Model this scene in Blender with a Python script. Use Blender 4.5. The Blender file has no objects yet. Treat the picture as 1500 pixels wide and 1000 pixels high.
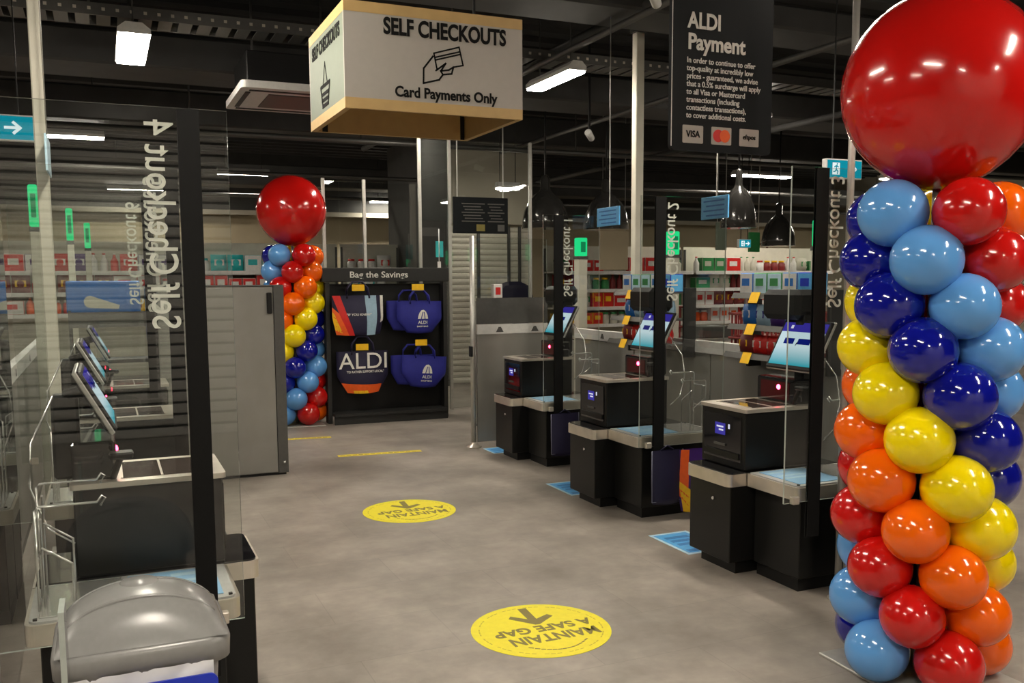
import bpy, bmesh, math, random
from mathutils import Vector, Matrix
from math import sin, cos, pi, radians
random.seed(7)
scene = bpy.context.scene
COL = scene.collection

# ------------------------------------------------------------------ camera
F, PPY, YAW, PIT, ROLL, CAMH = 1350.0, 550.0, radians(23.8), radians(6.0), radians(0.3), 1.6
fw = Vector((sin(YAW)*cos(PIT), cos(YAW)*cos(PIT), -sin(PIT)))
rt = Vector((cos(YAW), -sin(YAW), 0)); up = rt.cross(fw)
rt2 = rt*cos(ROLL) - up*sin(ROLL); up2 = up*cos(ROLL) + rt*sin(ROLL)
cd = bpy.data.cameras.new('camera'); cam = bpy.data.objects.new('camera', cd); COL.objects.link(cam)
cd.sensor_width = 36.0; cd.lens = 36.0*F/1500.0; cd.shift_y = (PPY-500.0)/1500.0
cd.clip_start = 0.05; cd.clip_end = 200
cam.matrix_world = Matrix(((rt2.x, up2.x, -fw.x, 0), (rt2.y, up2.y, -fw.y, 0), (rt2.z, up2.z, -fw.z, CAMH), (0, 0, 0, 1)))
scene.camera = cam

# ------------------------------------------------------------------ world, exposure
w = bpy.data.worlds.new('world'); scene.world = w; w.use_nodes = True
w.node_tree.nodes['Background'].inputs[0].default_value = (0.5, 0.47, 0.42, 1)
w.node_tree.nodes['Background'].inputs[1].default_value = 0.05
scene.view_settings.view_transform = 'Standard'; scene.view_settings.look = 'None'
scene.view_settings.exposure = 0.0; scene.view_settings.gamma = 1.0
scene.view_settings.use_curve_mapping = False
scene.cycles.transparent_max_bounces = 48
scene.cycles.max_bounces = 8
scene.cycles.sample_clamp_indirect = 4.0
scene.cycles.caustics_reflective = False; scene.cycles.caustics_refractive = False
LAMP = 92.0          # strength of the ceiling battens

# ------------------------------------------------------------------ materials
MATS = {}
def mat(name, col, rough=0.5, metal=0.0, var=0.06, scale=30.0, coat=0.0, emit=None, estr=0.0, bump=0.0, spec=0.5):
    if name in MATS: return MATS[name]
    m = bpy.data.materials.new(name); m.use_nodes = True; nt = m.node_tree; b = nt.nodes['Principled BSDF']
    b.inputs['Roughness'].default_value = rough; b.inputs['Metallic'].default_value = metal
    b.inputs['Coat Weight'].default_value = coat; b.inputs['Specular IOR Level'].default_value = spec
    tc = nt.nodes.new('ShaderNodeTexCoord'); nz = nt.nodes.new('ShaderNodeTexNoise')
    nz.inputs['Scale'].default_value = scale; nz.inputs['Detail'].default_value = 3
    nt.links.new(tc.outputs['Object'], nz.inputs['Vector'])
    rp = nt.nodes.new('ShaderNodeValToRGB'); e = rp.color_ramp.elements
    e[0].position, e[1].position = 0.3, 0.7
    e[0].color = [c*(1-var) for c in col] + [1]; e[1].color = [min(1, c*(1+var)) for c in col] + [1]
    nt.links.new(nz.outputs['Fac'], rp.inputs['Fac']); nt.links.new(rp.outputs['Color'], b.inputs['Base Color'])
    if bump:
        bp = nt.nodes.new('ShaderNodeBump'); bp.inputs['Strength'].default_value = bump
        nt.links.new(nz.outputs['Fac'], bp.inputs['Height']); nt.links.new(bp.outputs['Normal'], b.inputs['Normal'])
    if emit:
        b.inputs['Emission Color'].default_value = list(emit) + [1]; b.inputs['Emission Strength'].default_value = estr
    MATS[name] = m
    return m
def lin(r, g, b):
    f = lambda c: ((c/255+0.055)/1.055)**2.4 if c > 10 else c/255/12.92
    return (f(r), f(g), f(b))

def glass_mat(name, tint=(0.95, 0.965, 0.955), k=1.0, rough=0.0):
    m = bpy.data.materials.new(name); m.use_nodes = True; nt = m.node_tree; nt.nodes.clear()
    out = nt.nodes.new('ShaderNodeOutputMaterial'); mx = nt.nodes.new('ShaderNodeMixShader')
    tr = nt.nodes.new('ShaderNodeBsdfTransparent'); tr.inputs[0].default_value = (*tint, 1)
    gl = nt.nodes.new('ShaderNodeBsdfGlossy'); gl.inputs['Roughness'].default_value = rough
    lw = nt.nodes.new('ShaderNodeLayerWeight'); lw.inputs[0].default_value = 0.5      # Schlick reflectance, the same from both sides
    pw_ = nt.nodes.new('ShaderNodeMath'); pw_.operation = 'POWER'; pw_.inputs[1].default_value = 5.0
    ml = nt.nodes.new('ShaderNodeMath'); ml.operation = 'MULTIPLY_ADD'; ml.inputs[1].default_value = 0.96*k; ml.inputs[2].default_value = 0.04*k; ml.use_clamp = True
    nt.links.new(lw.outputs['Facing'], pw_.inputs[0]); nt.links.new(pw_.outputs[0], ml.inputs[0]); nt.links.new(ml.outputs[0], mx.inputs[0])
    nt.links.new(tr.outputs[0], mx.inputs[1]); nt.links.new(gl.outputs[0], mx.inputs[2])
    nt.links.new(mx.outputs[0], out.inputs[0]); MATS[name] = m
    return m
def floor_mat():
    m = bpy.data.materials.new('floor_vinyl'); m.use_nodes = True; nt = m.node_tree; b = nt.nodes['Principled BSDF']
    N = nt.nodes.new; L = nt.links.new
    tc = N('ShaderNodeTexCoord')
    n1 = N('ShaderNodeTexNoise'); n1.inputs['Scale'].default_value = 1.9; n1.inputs['Detail'].default_value = 7; n1.inputs['Roughness'].default_value = 0.62
    n2 = N('ShaderNodeTexNoise'); n2.inputs['Scale'].default_value = 14; n2.inputs['Detail'].default_value = 5
    L(tc.outputs['Object'], n1.inputs['Vector']); L(tc.outputs['Object'], n2.inputs['Vector'])
    br = N('ShaderNodeTexBrick'); br.offset = 0.5; br.inputs['Scale'].default_value = 1.0
    br.inputs['Brick Width'].default_value = 0.92; br.inputs['Row Height'].default_value = 0.46
    br.inputs['Mortar Size'].default_value = 0.003; br.inputs['Mortar Smooth'].default_value = 0.4
    br.inputs['Color1'].default_value = (0.94, 0.94, 0.94, 1); br.inputs['Color2'].default_value = (1.04, 1.03, 1.02, 1)
    br.inputs['Mortar'].default_value = (0.84, 0.84, 0.84, 1)
    L(tc.outputs['Object'], br.inputs['Vector'])
    rp = N('ShaderNodeValToRGB'); e = rp.color_ramp.elements
    e[0].position, e[1].position = 0.3, 0.72
    e[0].color = (0.185, 0.162, 0.138, 1); e[1].color = (0.37, 0.332, 0.288, 1)
    L(n1.outputs['Fac'], rp.inputs['Fac'])
    rp2 = N('ShaderNodeValToRGB'); e = rp2.color_ramp.elements
    e[0].position, e[1].position = 0.3, 0.7; e[0].color = (0.88, 0.88, 0.88, 1); e[1].color = (1.08, 1.08, 1.08, 1)
    L(n2.outputs['Fac'], rp2.inputs['Fac'])
    m1 = N('ShaderNodeMix'); m1.data_type = 'RGBA'; m1.blend_type = 'MULTIPLY'; m1.inputs[0].default_value = 1
    m2 = N('ShaderNodeMix'); m2.data_type = 'RGBA'; m2.blend_type = 'MULTIPLY'; m2.inputs[0].default_value = 1
    L(rp.outputs[0], m1.inputs[6]); L(rp2.outputs[0], m1.inputs[7]); L(m1.outputs[2], m2.inputs[6]); L(br.outputs['Color'], m2.inputs[7])
    L(m2.outputs[2], b.inputs['Base Color'])
    rr = N('ShaderNodeMapRange'); rr.inputs[3].default_value = 0.36; rr.inputs[4].default_value = 0.55
    L(n2.outputs['Fac'], rr.inputs[0]); L(rr.outputs[0], b.inputs['Roughness'])
    bp = N('ShaderNodeBump'); bp.inputs['Strength'].default_value = 0.06; L(n2.outputs['Fac'], bp.inputs['Height']); L(bp.outputs[0], b.inputs['Normal'])
    MATS['floor'] = m
    return m
def emit_mat(name, col, s):
    m = bpy.data.materials.new(name); m.use_nodes = True; nt = m.node_tree; nt.nodes.clear()
    o = nt.nodes.new('ShaderNodeOutputMaterial'); e = nt.nodes.new('ShaderNodeEmission')
    e.inputs[0].default_value = (*col, 1); e.inputs[1].default_value = s; nt.links.new(e.outputs[0], o.inputs[0])
    MATS[name] = m
    return m
def screen_mat():                 # the picture a screen shows: pale top running into teal
    m = bpy.data.materials.new('screen_picture'); m.use_nodes = True; nt = m.node_tree; nt.nodes.clear()
    o = nt.nodes.new('ShaderNodeOutputMaterial'); e = nt.nodes.new('ShaderNodeEmission'); tc = nt.nodes.new('ShaderNodeTexCoord')
    sx = nt.nodes.new('ShaderNodeSeparateXYZ'); rp = nt.nodes.new('ShaderNodeValToRGB'); q = rp.color_ramp.elements
    q[0].color = (*lin(60, 175, 190), 1); q[1].color = (*lin(215, 238, 245), 1); q[0].position = 0.02; q[1].position = 0.55
    nt.links.new(tc.outputs['Generated'], sx.inputs[0]); nt.links.new(sx.outputs['Z'], rp.inputs[0])
    nt.links.new(rp.outputs[0], e.inputs[0]); e.inputs[1].default_value = 0.8; nt.links.new(e.outputs[0], o.inputs[0])
    return m

M = dict(
    floor=floor_mat(),
    glass=glass_mat('clear_glass', k=1.45), acrylic=glass_mat('acrylic', (0.97, 0.975, 0.98), 1.2),
    smoke=glass_mat('smoked_glass', (0.5, 0.5, 0.49), 1.2),
    edge=mat('glass_edge', (0.42, 0.46, 0.42), 0.15, 0, coat=0.5),
    black=mat('black_plastic', (0.008, 0.008, 0.008), 0.42, spec=0.3), dome=mat('dome_enamel', (0.03, 0.029, 0.027), 0.16, coat=0.6), gloss=mat('gloss_black', (0.006, 0.006, 0.008), 0.08, coat=0.6),
    char=mat('charcoal_laminate', (0.0095, 0.0095, 0.009), 0.36, spec=0.3), strip=mat('black_vinyl', (0.006, 0.006, 0.006), 0.5, spec=0.15),
    steel=mat('brushed_steel', (0.74, 0.68, 0.59), 0.3, 0.7, var=0.08, scale=9), chrome=mat('chrome', (0.85, 0.84, 0.8), 0.2, 0.7), coal=mat('coal_laminate', (0.022, 0.022, 0.021), 0.5, spec=0.3),
    alu=mat('satin_aluminium', (0.52, 0.51, 0.47), 0.38, 0.7), grey=mat('grey_metal_panel', (0.27, 0.26, 0.235), 0.5, 0.2, scale=5),
    dgrey=mat('dark_grey_metal', (0.09, 0.088, 0.082), 0.5, 0.2), cream=mat('cream_paint', (0.56, 0.54, 0.45), 0.5, scale=8),
    bin=mat('grey_bin_plastic', (0.25, 0.247, 0.24), 0.24, scale=60, var=0.03), white=mat('white_plastic', (0.72, 0.71, 0.68), 0.45),
    ceil=mat('dark_ceiling_paint', (0.018, 0.0175, 0.017), 0.8, scale=3, var=0.2), ceil2=mat('charcoal_duct', (0.040, 0.039, 0.037), 0.7, scale=4, var=0.15),
    tray=mat('galvanised_tray', (0.11, 0.107, 0.1), 0.45, 0.6),
    tan=mat('tan_wall', (0.44, 0.37, 0.25), 0.7, scale=2), beige=mat('beige_wall', (0.40, 0.37, 0.30), 0.7, scale=2),
    shut=mat('roller_shutter', (0.62, 0.59, 0.5), 0.5, 0.1), shutd=mat('grey_shutter', (0.72, 0.70, 0.65), 0.5, 0.1),
    wood=mat('birch_ply', (0.50, 0.335, 0.13), 0.5, scale=12), signw=mat('sign_white', (0.40, 0.375, 0.335), 0.55, var=0.02),
    signg=mat('sign_green_grey', (0.16, 0.19, 0.145), 0.55, var=0.02), ink=mat('black_ink', (0.008, 0.008, 0.008), 0.7, spec=0.1),
    letter=mat('frosted_lettering', (0.9, 0.88, 0.8), 0.6), slate=mat('slate_board', (0.006, 0.007, 0.008), 0.5, spec=0.15), chalk=mat('off_white_ink', (0.75, 0.74, 0.68), 0.6),
    decal=mat('yellow_decal', (0.80, 0.70, 0.008), 0.45, var=0.04), decalpale=mat('pale_olive_ink', (0.5, 0.42, 0.015), 0.5), decalink=mat('olive_ink', (0.19, 0.155, 0.03), 0.5), floory=mat('yellow_tape', (0.82, 0.66, 0.04), 0.5),
    sky=mat('sky_blue_print', lin(96, 178, 235), 0.45), skym=mat('mid_blue_print', lin(72, 135, 200), 0.45), skyd=mat('blue_print', lin(28, 105, 185), 0.45), skyw=mat('pale_blue_print', lin(190, 222, 240), 0.45),
    navy=mat('navy_fabric', lin(30, 34, 132), 0.7, bump=0.1), navyd=mat('dark_navy_fabric', lin(22, 18, 52), 0.6), orange=mat('orange_print', lin(232, 92, 22), 0.55),
    yellow=mat('yellow_print', lin(240, 190, 20), 0.5), red=mat('red_print', lin(205, 30, 24), 0.5), redd=mat('dark_red_print', lin(120, 30, 28), 0.5),
    purple=mat('purple_print', lin(64, 30, 110), 0.5), pale=mat('pale_blue_stripe', lin(150, 180, 200), 0.55), green=mat('green_print', lin(46, 130, 70), 0.5),
    teal=mat('teal_print', lin(40, 178, 180), 0.5), lav=mat('lavender_grey_film', lin(150, 150, 172), 0.4), binblue=mat('bin_blue_print', lin(18, 50, 190), 0.4, coat=0.3),
    liner=mat('white_liner', (0.68, 0.68, 0.70), 0.35, bump=0.3, scale=14), tint=mat('scanner_glass', (0.05, 0.035, 0.03), 0.06, coat=0.5), plate=mat('base_plate_steel', (0.50, 0.49, 0.45), 0.42, 0.5),
    platter=mat('pale_grey_platter', (0.50, 0.50, 0.48), 0.35), bluetop=mat('scale_mat_blue', lin(150, 198, 235), 0.3), brown=mat('brown_letter', lin(95, 45, 25), 0.6),
    brass=mat('brass_bulb', (0.8, 0.7, 0.5), 0.3), fabric=mat('grey_blue_cloth', lin(120, 122, 140), 0.7),
)
M['screen'] = screen_mat()
M['uihead'] = emit_mat('screen_header', lin(72, 62, 190), 0.55); M['uibtn'] = emit_mat('screen_button', lin(24, 40, 150), 0.5)
M['uiviolet'] = emit_mat('small_display', lin(82, 74, 190), 0.55); M['uiwhite'] = emit_mat('display_text', (0.85, 0.85, 1.0), 0.8)
M['greendim'] = emit_mat('green_lane_number', (0.01, 0.25, 0.09), 0.9)
M['redwin'] = mat('scan_window', (0.03, 0.005, 0.006), 0.08, emit=(1.0, 0.01, 0.03), estr=0.02)
M['redlamp'] = emit_mat('red_scan_lamp', (1.0, 0.03, 0.08), 30.0); M['greenlamp'] = emit_mat('green_lane_lamp', (0.02, 0.75, 0.25), 1.1)
M['exitlamp'] = emit_mat('exit_teal', lin(20, 150, 170), 0.85); M['exitwhite'] = emit_mat('exit_white', (0.85, 1, 1), 0.9)
M['lamp'] = emit_mat('led_diffuser', (1.0, 0.905, 0.77), LAMP); M['bulb'] = emit_mat('warm_bulb', (1.0, 0.85, 0.6), 9.0)
BC = dict(red=mat('red_latex', lin(200, 20, 16), 0.17, coat=0.5, var=0.02, scale=3), orange=mat('orange_latex', lin(248, 104, 6), 0.14, coat=0.4, var=0.02, scale=3),
          yellow=mat('yellow_latex', lin(250, 224, 4), 0.16, coat=0.4, var=0.02, scale=3), navy=mat('navy_latex', lin(14, 20, 140), 0.1, coat=0.6, var=0.02, scale=3),
          blue=mat('light_blue_latex', lin(96, 160, 226), 0.14, coat=0.4, var=0.02, scale=3))

# ------------------------------------------------------------------ mesh helpers
def B(): return bmesh.new()
def box(bm, x0, x1, y0, y1, z0, z1, bev=0.0, seg=1):
    if x0 > x1: x0, x1 = x1, x0
    if y0 > y1: y0, y1 = y1, y0
    if z0 > z1: z0, z1 = z1, z0
    v = [bm.verts.new((x, y, z)) for x in (x0, x1) for y in (y0, y1) for z in (z0, z1)]
    fs = [bm.faces.new([v[i] for i in q]) for q in ((0, 1, 3, 2), (4, 6, 7, 5), (0, 4, 5, 1), (2, 3, 7, 6), (0, 2, 6, 4), (1, 5, 7, 3))]
    if bev > 0:
        es = list({e for f in fs for e in f.edges})
        bmesh.ops.bevel(bm, geom=es, offset=bev, segments=seg, affect='EDGES', profile=0.5)
    return fs
def prism(bm, poly, z0, z1, axis='z'):
    def P(a, b, c): return (a, b, c) if axis == 'z' else ((a, c, b) if axis == 'y' else (c, a, b))
    lo = [bm.verts.new(P(x, y, z0)) for x, y in poly]; hi = [bm.verts.new(P(x, y, z1)) for x, y in poly]
    n = len(poly)
    bm.faces.new(lo); bm.faces.new(hi)
    for i in range(n): bm.faces.new((lo[i], lo[(i+1) % n], hi[(i+1) % n], hi[i]))
def tube(bm, pts, r, n=8, cap=True):
    pts = [Vector(p) for p in pts]; rings = []
    for i, p in enumerate(pts):
        t = (pts[min(i+1, len(pts)-1)] - pts[max(i-1, 0)]).normalized()
        a = t.cross(Vector((0, 0, 1))) if abs(t.z) < 0.95 else t.cross(Vector((1, 0, 0)))
        a.normalize(); b = t.cross(a)
        rings.append([bm.verts.new(p + (a*cos(2*pi*k/n) + b*sin(2*pi*k/n))*r) for k in range(n)])
    for i in range(len(rings)-1):
        for k in range(n):
            f = bm.faces.new((rings[i][k], rings[i][(k+1) % n], rings[i+1][(k+1) % n], rings[i+1][k])); f.smooth = True
    if cap: bm.faces.new(rings[0][::-1]); bm.faces.new(rings[-1])
def lathe(bm, prof, n=24, c=(0, 0, 0), smooth=True):
    rings = []
    for r, z in prof:
        rings.append([bm.verts.new((c[0]+r*cos(2*pi*k/n), c[1]+r*sin(2*pi*k/n), c[2]+z)) for k in range(n)])
    for i in range(len(rings)-1):
        for k in range(n):
            f = bm.faces.new((rings[i][k], rings[i][(k+1) % n], rings[i+1][(k+1) % n], rings[i+1][k])); f.smooth = smooth
    if prof[0][0] > 1e-4: bm.faces.new(rings[0][::-1])
    if prof[-1][0] > 1e-4: bm.faces.new(rings[-1])
def rrect(x0, x1, y0, y1, r, n=5, corners=(1, 1, 1, 1)):      # corners: (x0y0, x1y0, x1y1, x0y1)
    out = []
    for (cx, cy, a0, on) in ((x0+r, y0+r, pi, corners[0]), (x1-r, y0+r, 1.5*pi, corners[1]), (x1-r, y1-r, 0, corners[2]), (x0+r, y1-r, .5*pi, corners[3])):
        if on:
            for k in range(n+1): out.append((cx+r*cos(a0+k*pi/2/n), cy+r*sin(a0+k*pi/2/n)))
        else: out.append((cx+r*(1 if cos(a0+pi/4) > 0 else -1), cy+r*(1 if sin(a0+pi/4) > 0 else -1)))
    return out
def finish(name, me, m, parent=None, loc=(0, 0, 0)):
    o = bpy.data.objects.new(name, me); COL.objects.link(o); o.location = loc
    if m is not None and not me.materials: me.materials.append(m)
    if parent is not None: o.parent = parent
    return o
def obj(name, bm, m, parent=None, loc=(0, 0, 0)):
    bmesh.ops.recalc_face_normals(bm, faces=bm.faces)
    me = bpy.data.meshes.new(name); bm.to_mesh(me); bm.free()
    return finish(name, me, m, parent, loc)
def bobj(name, m, parent, *a, bev=0.0, seg=1, loc=(0, 0, 0)):
    bm = B(); box(bm, *a, bev=bev, seg=seg); return obj(name, bm, m, parent, loc)
def tag(o, label, cat, group=None, kind=None):
    o['label'] = label; o['category'] = cat
    if group: o['group'] = group
    if kind: o['kind'] = kind
    return o
def thing(name, label, cat, loc=(0, 0, 0), rz=0.0, group=None):
    o = bpy.data.objects.new(name, None); COL.objects.link(o); o.location = loc; o.rotation_euler = (0, 0, rz)
    o.empty_display_size = 0.1
    return tag(o, label, cat, group)
def struct(o): o['kind'] = 'structure'; return o
def copy_tree(o, parent=None):
    c = o.copy(); COL.objects.link(c)
    if parent is not None: c.parent = parent
    for ch in list(o.children): copy_tree(ch, c)
    return c
def text(name, body, size, m, parent, origin, xd, yd, width=None, align='LEFT', bold=0.0, ext=0.0012, spacing=1.0):
    cu = bpy.data.curves.new('t', 'FONT'); cu.body = body; cu.size = size; cu.extrude = ext; cu.offset = bold
    cu.align_x = align; cu.space_line = spacing; cu.resolution_u = 4
    t = bpy.data.objects.new('t', cu); COL.objects.link(t)
    bpy.context.view_layer.update()
    me = bpy.data.meshes.new_from_object(t.evaluated_get(bpy.context.evaluated_depsgraph_get()))
    bpy.data.objects.remove(t); bpy.data.curves.remove(cu)
    xs = [v.co.x for v in me.vertices]
    k = width/(max(xs)-min(xs)) if width else 1.0
    X = Vector(xd).normalized(); Y = Vector(yd).normalized(); Z = X.cross(Y); O = Vector(origin)
    for v in me.vertices: v.co = O + X*(v.co.x*k) + Y*(v.co.y*(1.0 if width else 1.0)) + Z*(v.co.z+ext)
    me.materials.clear()
    return finish(name, me, m, parent)
def poly(name, m, parent, origin, xd, yd, pts, t=0.0012):   # a thin printed shape lying on a surface
    X = Vector(xd).normalized(); Y = Vector(yd).normalized(); Z = X.cross(Y); O = Vector(origin)
    bm = B(); lo = [bm.verts.new(O+X*a+Y*b) for a, b in pts]; hi = [bm.verts.new(O+X*a+Y*b+Z*t) for a, b in pts]
    bm.faces.new(lo[::-1]); bm.faces.new(hi)
    for i in range(len(pts)): j = (i+1) % len(pts); bm.faces.new((lo[i], lo[j], hi[j], hi[i]))
    return obj(name, bm, m, parent)
def stroke(name, m, parent, origin, xd, yd, lines, wd, t=0.0012):  # flat drawn lines, one print
    X = Vector(xd).normalized(); Y = Vector(yd).normalized(); Z = X.cross(Y); O = Vector(origin)
    bm = B()
    for ln in lines:
        for (a, b), (c, d) in zip(ln[:-1], ln[1:]):
            dv = Vector((c-a, d-b)); L = dv.length
            if L < 1e-6: continue
            dv /= L; nv = Vector((-dv.y, dv.x))*wd/2; e = dv*wd*0.4
            q = [Vector((a, b))-e-nv, Vector((c, d))+e-nv, Vector((c, d))+e+nv, Vector((a, b))-e+nv]
            lo = [bm.verts.new(O+X*p.x+Y*p.y) for p in q]; hi = [bm.verts.new(O+X*p.x+Y*p.y+Z*t) for p in q]
            bm.faces.new(lo[::-1]); bm.faces.new(hi)
            for i in range(4): j = (i+1) % 4; bm.faces.new((lo[i], lo[j], hi[j], hi[i]))
    return obj(name, bm, m, parent)
def pane(name, parent, x0, x1, y0, y1, z0, z1, m=None):      # glass plate; light carried to its thin sides is put into the edge colour
    bm = B(); fs = box(bm, x0, x1, y0, y1, z0, z1); bmesh.ops.recalc_face_normals(bm, faces=bm.faces)
    dims = [abs(x1-x0), abs(y1-y0), abs(z1-z0)]; thin = dims.index(min(dims))
    for f in bm.faces: f.material_index = 0 if abs(f.normal[thin]) > 0.5 else 1
    me = bpy.data.meshes.new(name); bm.to_mesh(me); bm.free()
    me.materials.append(m or M['glass']); me.materials.append(M['edge'])
    return finish(name, me, None, parent)
XP, XN, YP, YN, ZP, ZN = (1, 0, 0), (-1, 0, 0), (0, 1, 0), (0, -1, 0), (0, 0, 1), (0, 0, -1)

# ================================================================== the room
RX0, RX1, RY0, RY1, RZ = -7.0, 19.0, -4.0, 21.0, 4.3
struct(bobj('floor', M['floor'], None, RX0, RX1, RY0, RY1, -0.1, 0.0))
ceiling = struct(bobj('ceiling', M['ceil'], None, RX0, RX1, RY0, RY1, RZ, RZ+0.1))
for i in range(60):                                        # ribs of the roof deck
    y = RY0 + 0.2 + i*0.42
    bm = B(); prism(bm, [(y, RZ+0.01), (y+0.05, RZ-0.05), (y+0.17, RZ-0.05), (y+0.22, RZ+0.01)], RX0, RX1, 'x')
    obj('deck_rib', bm, M['ceil'], ceiling)
struct(bobj('wall_left', M['dgrey'], None, RX0-0.1, RX0, RY0, RY1, 0, RZ))
struct(bobj('wall_right', M['beige'], None, RX1, RX1+0.1, RY0, RY1, 0, RZ))
wb = struct(bobj('wall_back', M['tan'], None, RX0, RX1, RY1, RY1+0.1, 0, RZ))
bobj('bulkhead', M['ceil2'], wb, RX0, RX1, RY1-0.5, RY1-0.02, 3.05, RZ-0.02)
bobj('bulkhead_edge', M['beige'], wb, RX0, RX1, RY1-0.54, RY1-0.5, 2.98, 3.08)
we = struct(bobj('wall_entrance', M['black'], None, RX0, RX1, RY0-0.1, RY0, 0, RZ))
# roller shutter of the shop front behind the camera, mirrored in the glass screens
slat_me = None
for i in range(26):
    if slat_me is None:
        bm = B(); prism(bm, [(0, 0.0), (0.016, 0.012), (0.02, 0.05), (0.012, 0.085), (0, 0.096)], -5.0, 5.5, 'x'); bmesh.ops.recalc_face_normals(bm, faces=bm.faces)
        slat_me = bpy.data.meshes.new('shutter_slat'); bm.to_mesh(slat_me); bm.free()
    finish('shutter_slat', slat_me, M['shutd'], we, (0, RY0+0.03, 0.12*i))
bobj('shutter_box', M['dgrey'], we, -5.1, 5.6, RY0+0.0, RY0+0.3, 3.14, 3.5)

# roof steel, ducts and services (all dark)
for i, y in enumerate((2.2, 6.2, 10.6, 15.2)):
    bm = B(); box(bm, RX0+0.02, RX1-0.02, y-0.09, y+0.09, 4.18, 4.2); box(bm, RX0+0.02, RX1-0.02, y-0.09, y+0.09, 3.9, 3.92); box(bm, RX0+0.02, RX1-0.02, y-0.008, y+0.008, 3.92, 4.18)
    obj('roof_beam', bm, M['ceil2'], ceiling)
for (y0, y1, z0, z1) in ((6.4, 6.95, 3.68, 3.88), (9.3, 10.0, 3.55, 3.85), (12.2, 12.75, 3.5, 3.9), (18.3, 18.95, 3.4, 3.8)):
    o = bobj('air_duct', M['ceil2'], None, -6.5, 18.5, y0, y1, z0, z1, bev=0.02)
    tag(o, {6.4: 'long dark duct crossing the ceiling nearest the hanging signs', 9.3: 'dark flat duct under the ceiling above the bag display stand', 12.2: 'dark duct across the ceiling behind the far balloon column', 18.3: 'farthest dark duct near the back of the shop'}[y0], 'duct')
def pipe(pts, r, label, m='ceil2', name='ceiling_pipe', cat='pipe'):
    bm = B(); tube(bm, pts, r, 8); return tag(obj(name, bm, M[m], None), label, cat)
pipe([(3.862, 5.2, 3.6), (3.862, 12.0, 3.6)], 0.028, 'thin pale pipe running down the ceiling above the long lamp', 'tray')
pipe([(3.99, 5.2, 3.72), (3.99, 15.0, 3.72)], 0.045, 'dark pipe beside the thin pale ceiling pipe')
pipe([(5.6, 3.6, 3.5), (5.6, 16.0, 3.5)], 0.03, 'thin pipe passing behind the hanging payment sign', 'tray')
pipe([(7.6, 4.6, 3.4), (7.6, 16.0, 3.4)], 0.04, 'dark pipe near the right balloon column at ceiling height')
pipe([(-6, 13.6, 3.1), (18, 13.6, 3.1)], 0.03, 'sprinkler pipe crossing the shop above the bag stand', 'tray')
pipe([(-6, 11.4, 3.3), (18, 11.4, 3.3)], 0.035, 'sprinkler pipe crossing behind the self checkouts box sign', 'tray')
pipe([(-6, 16.0, 3.0), (18, 16.0, 3.0)], 0.03, 'farthest sprinkler pipe across the shop', 'tray')
for k, x in enumerate((1.0, 3.0, 6.0, 8.5)):
    pipe([(x, 11.4, 3.33), (x, 11.4, 4.29)], 0.012, ('thin drop rod above the far balloon column', 'thin drop rod right of the box sign', 'thin drop rod behind the white post', 'thin drop rod right of the payment sign')[k], name='drop_rod', cat='rod')
tr = thing('cable_tray', 'perforated metal cable tray crossing the ceiling at upper left', 'cable tray', (0, 8.1, 3.62))
bobj('rail', M['tray'], tr, -6, 12, -0.16, -0.145, 0, 0.09); bobj('rail', M['tray'], tr, -6, 12, 0.145, 0.16, 0, 0.09)
rung = None
for i in range(120):
    if rung is None:
        bm = B(); box(bm, -0.05, 0.05, -0.145, 0.145, 0, 0.012); me_r = bpy.data.meshes.new('rung'); bm.to_mesh(me_r); bm.free(); rung = True
    finish('rung', me_r, M['tray'], tr, (-5.9+0.15*i, 0, 0.0))
slot_me = None
for i in range(80):                                         # bright perforations along the near rail
    if slot_me is None:
        bm = B(); box(bm, -0.012, 0.012, -0.164, -0.16, 0.035, 0.058); slot_me = bpy.data.meshes.new('perforation'); bm.to_mesh(slot_me); bm.free()
    finish('perforation', slot_me, M['steel'], tr, (-2.6+0.1*i, 0, 0))
for x in (-3.0, 0.0, 3.0, 6.0): bobj('hanger', M['tray'], tr, x-0.01, x+0.01, -0.005, 0.005, 0.0, 0.66)
# cassette air conditioner
ac = thing('air_conditioner', 'black ceiling cassette unit with a pale grille left of the box sign', 'air conditioner', (1.57, 8.7, 3.2))
bobj('body', M['black'], ac, -0.36, 0.5, -0.36, 0.42, 0.06, 0.36, bev=0.01)
bm = B(); prism(bm, rrect(-0.44, 0.58, -0.6, 0.5, 0.05), 0.0, 0.06); obj('fascia', bm, M['white'], ac)
bobj('grille', M['dgrey'], ac, -0.18, 0.32, -0.36, 0.26, -0.008, 0.0)
for a in ((-0.36, 0.5, -0.5, -0.46), (-0.36, 0.5, 0.38, 0.42), (-0.38, -0.34, -0.4, 0.32), (0.46, 0.5, -0.4, 0.32)): bobj('louvre', M['black'], ac, a[0], a[1], a[2], a[3], -0.006, 0.0)
for x, y in ((-0.3, -0.3), (0.45, 0.36)): bobj('hanger', M['tray'], ac, x-0.008, x+0.008, y-0.008, y+0.008, 0.36, 1.09)

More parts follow.
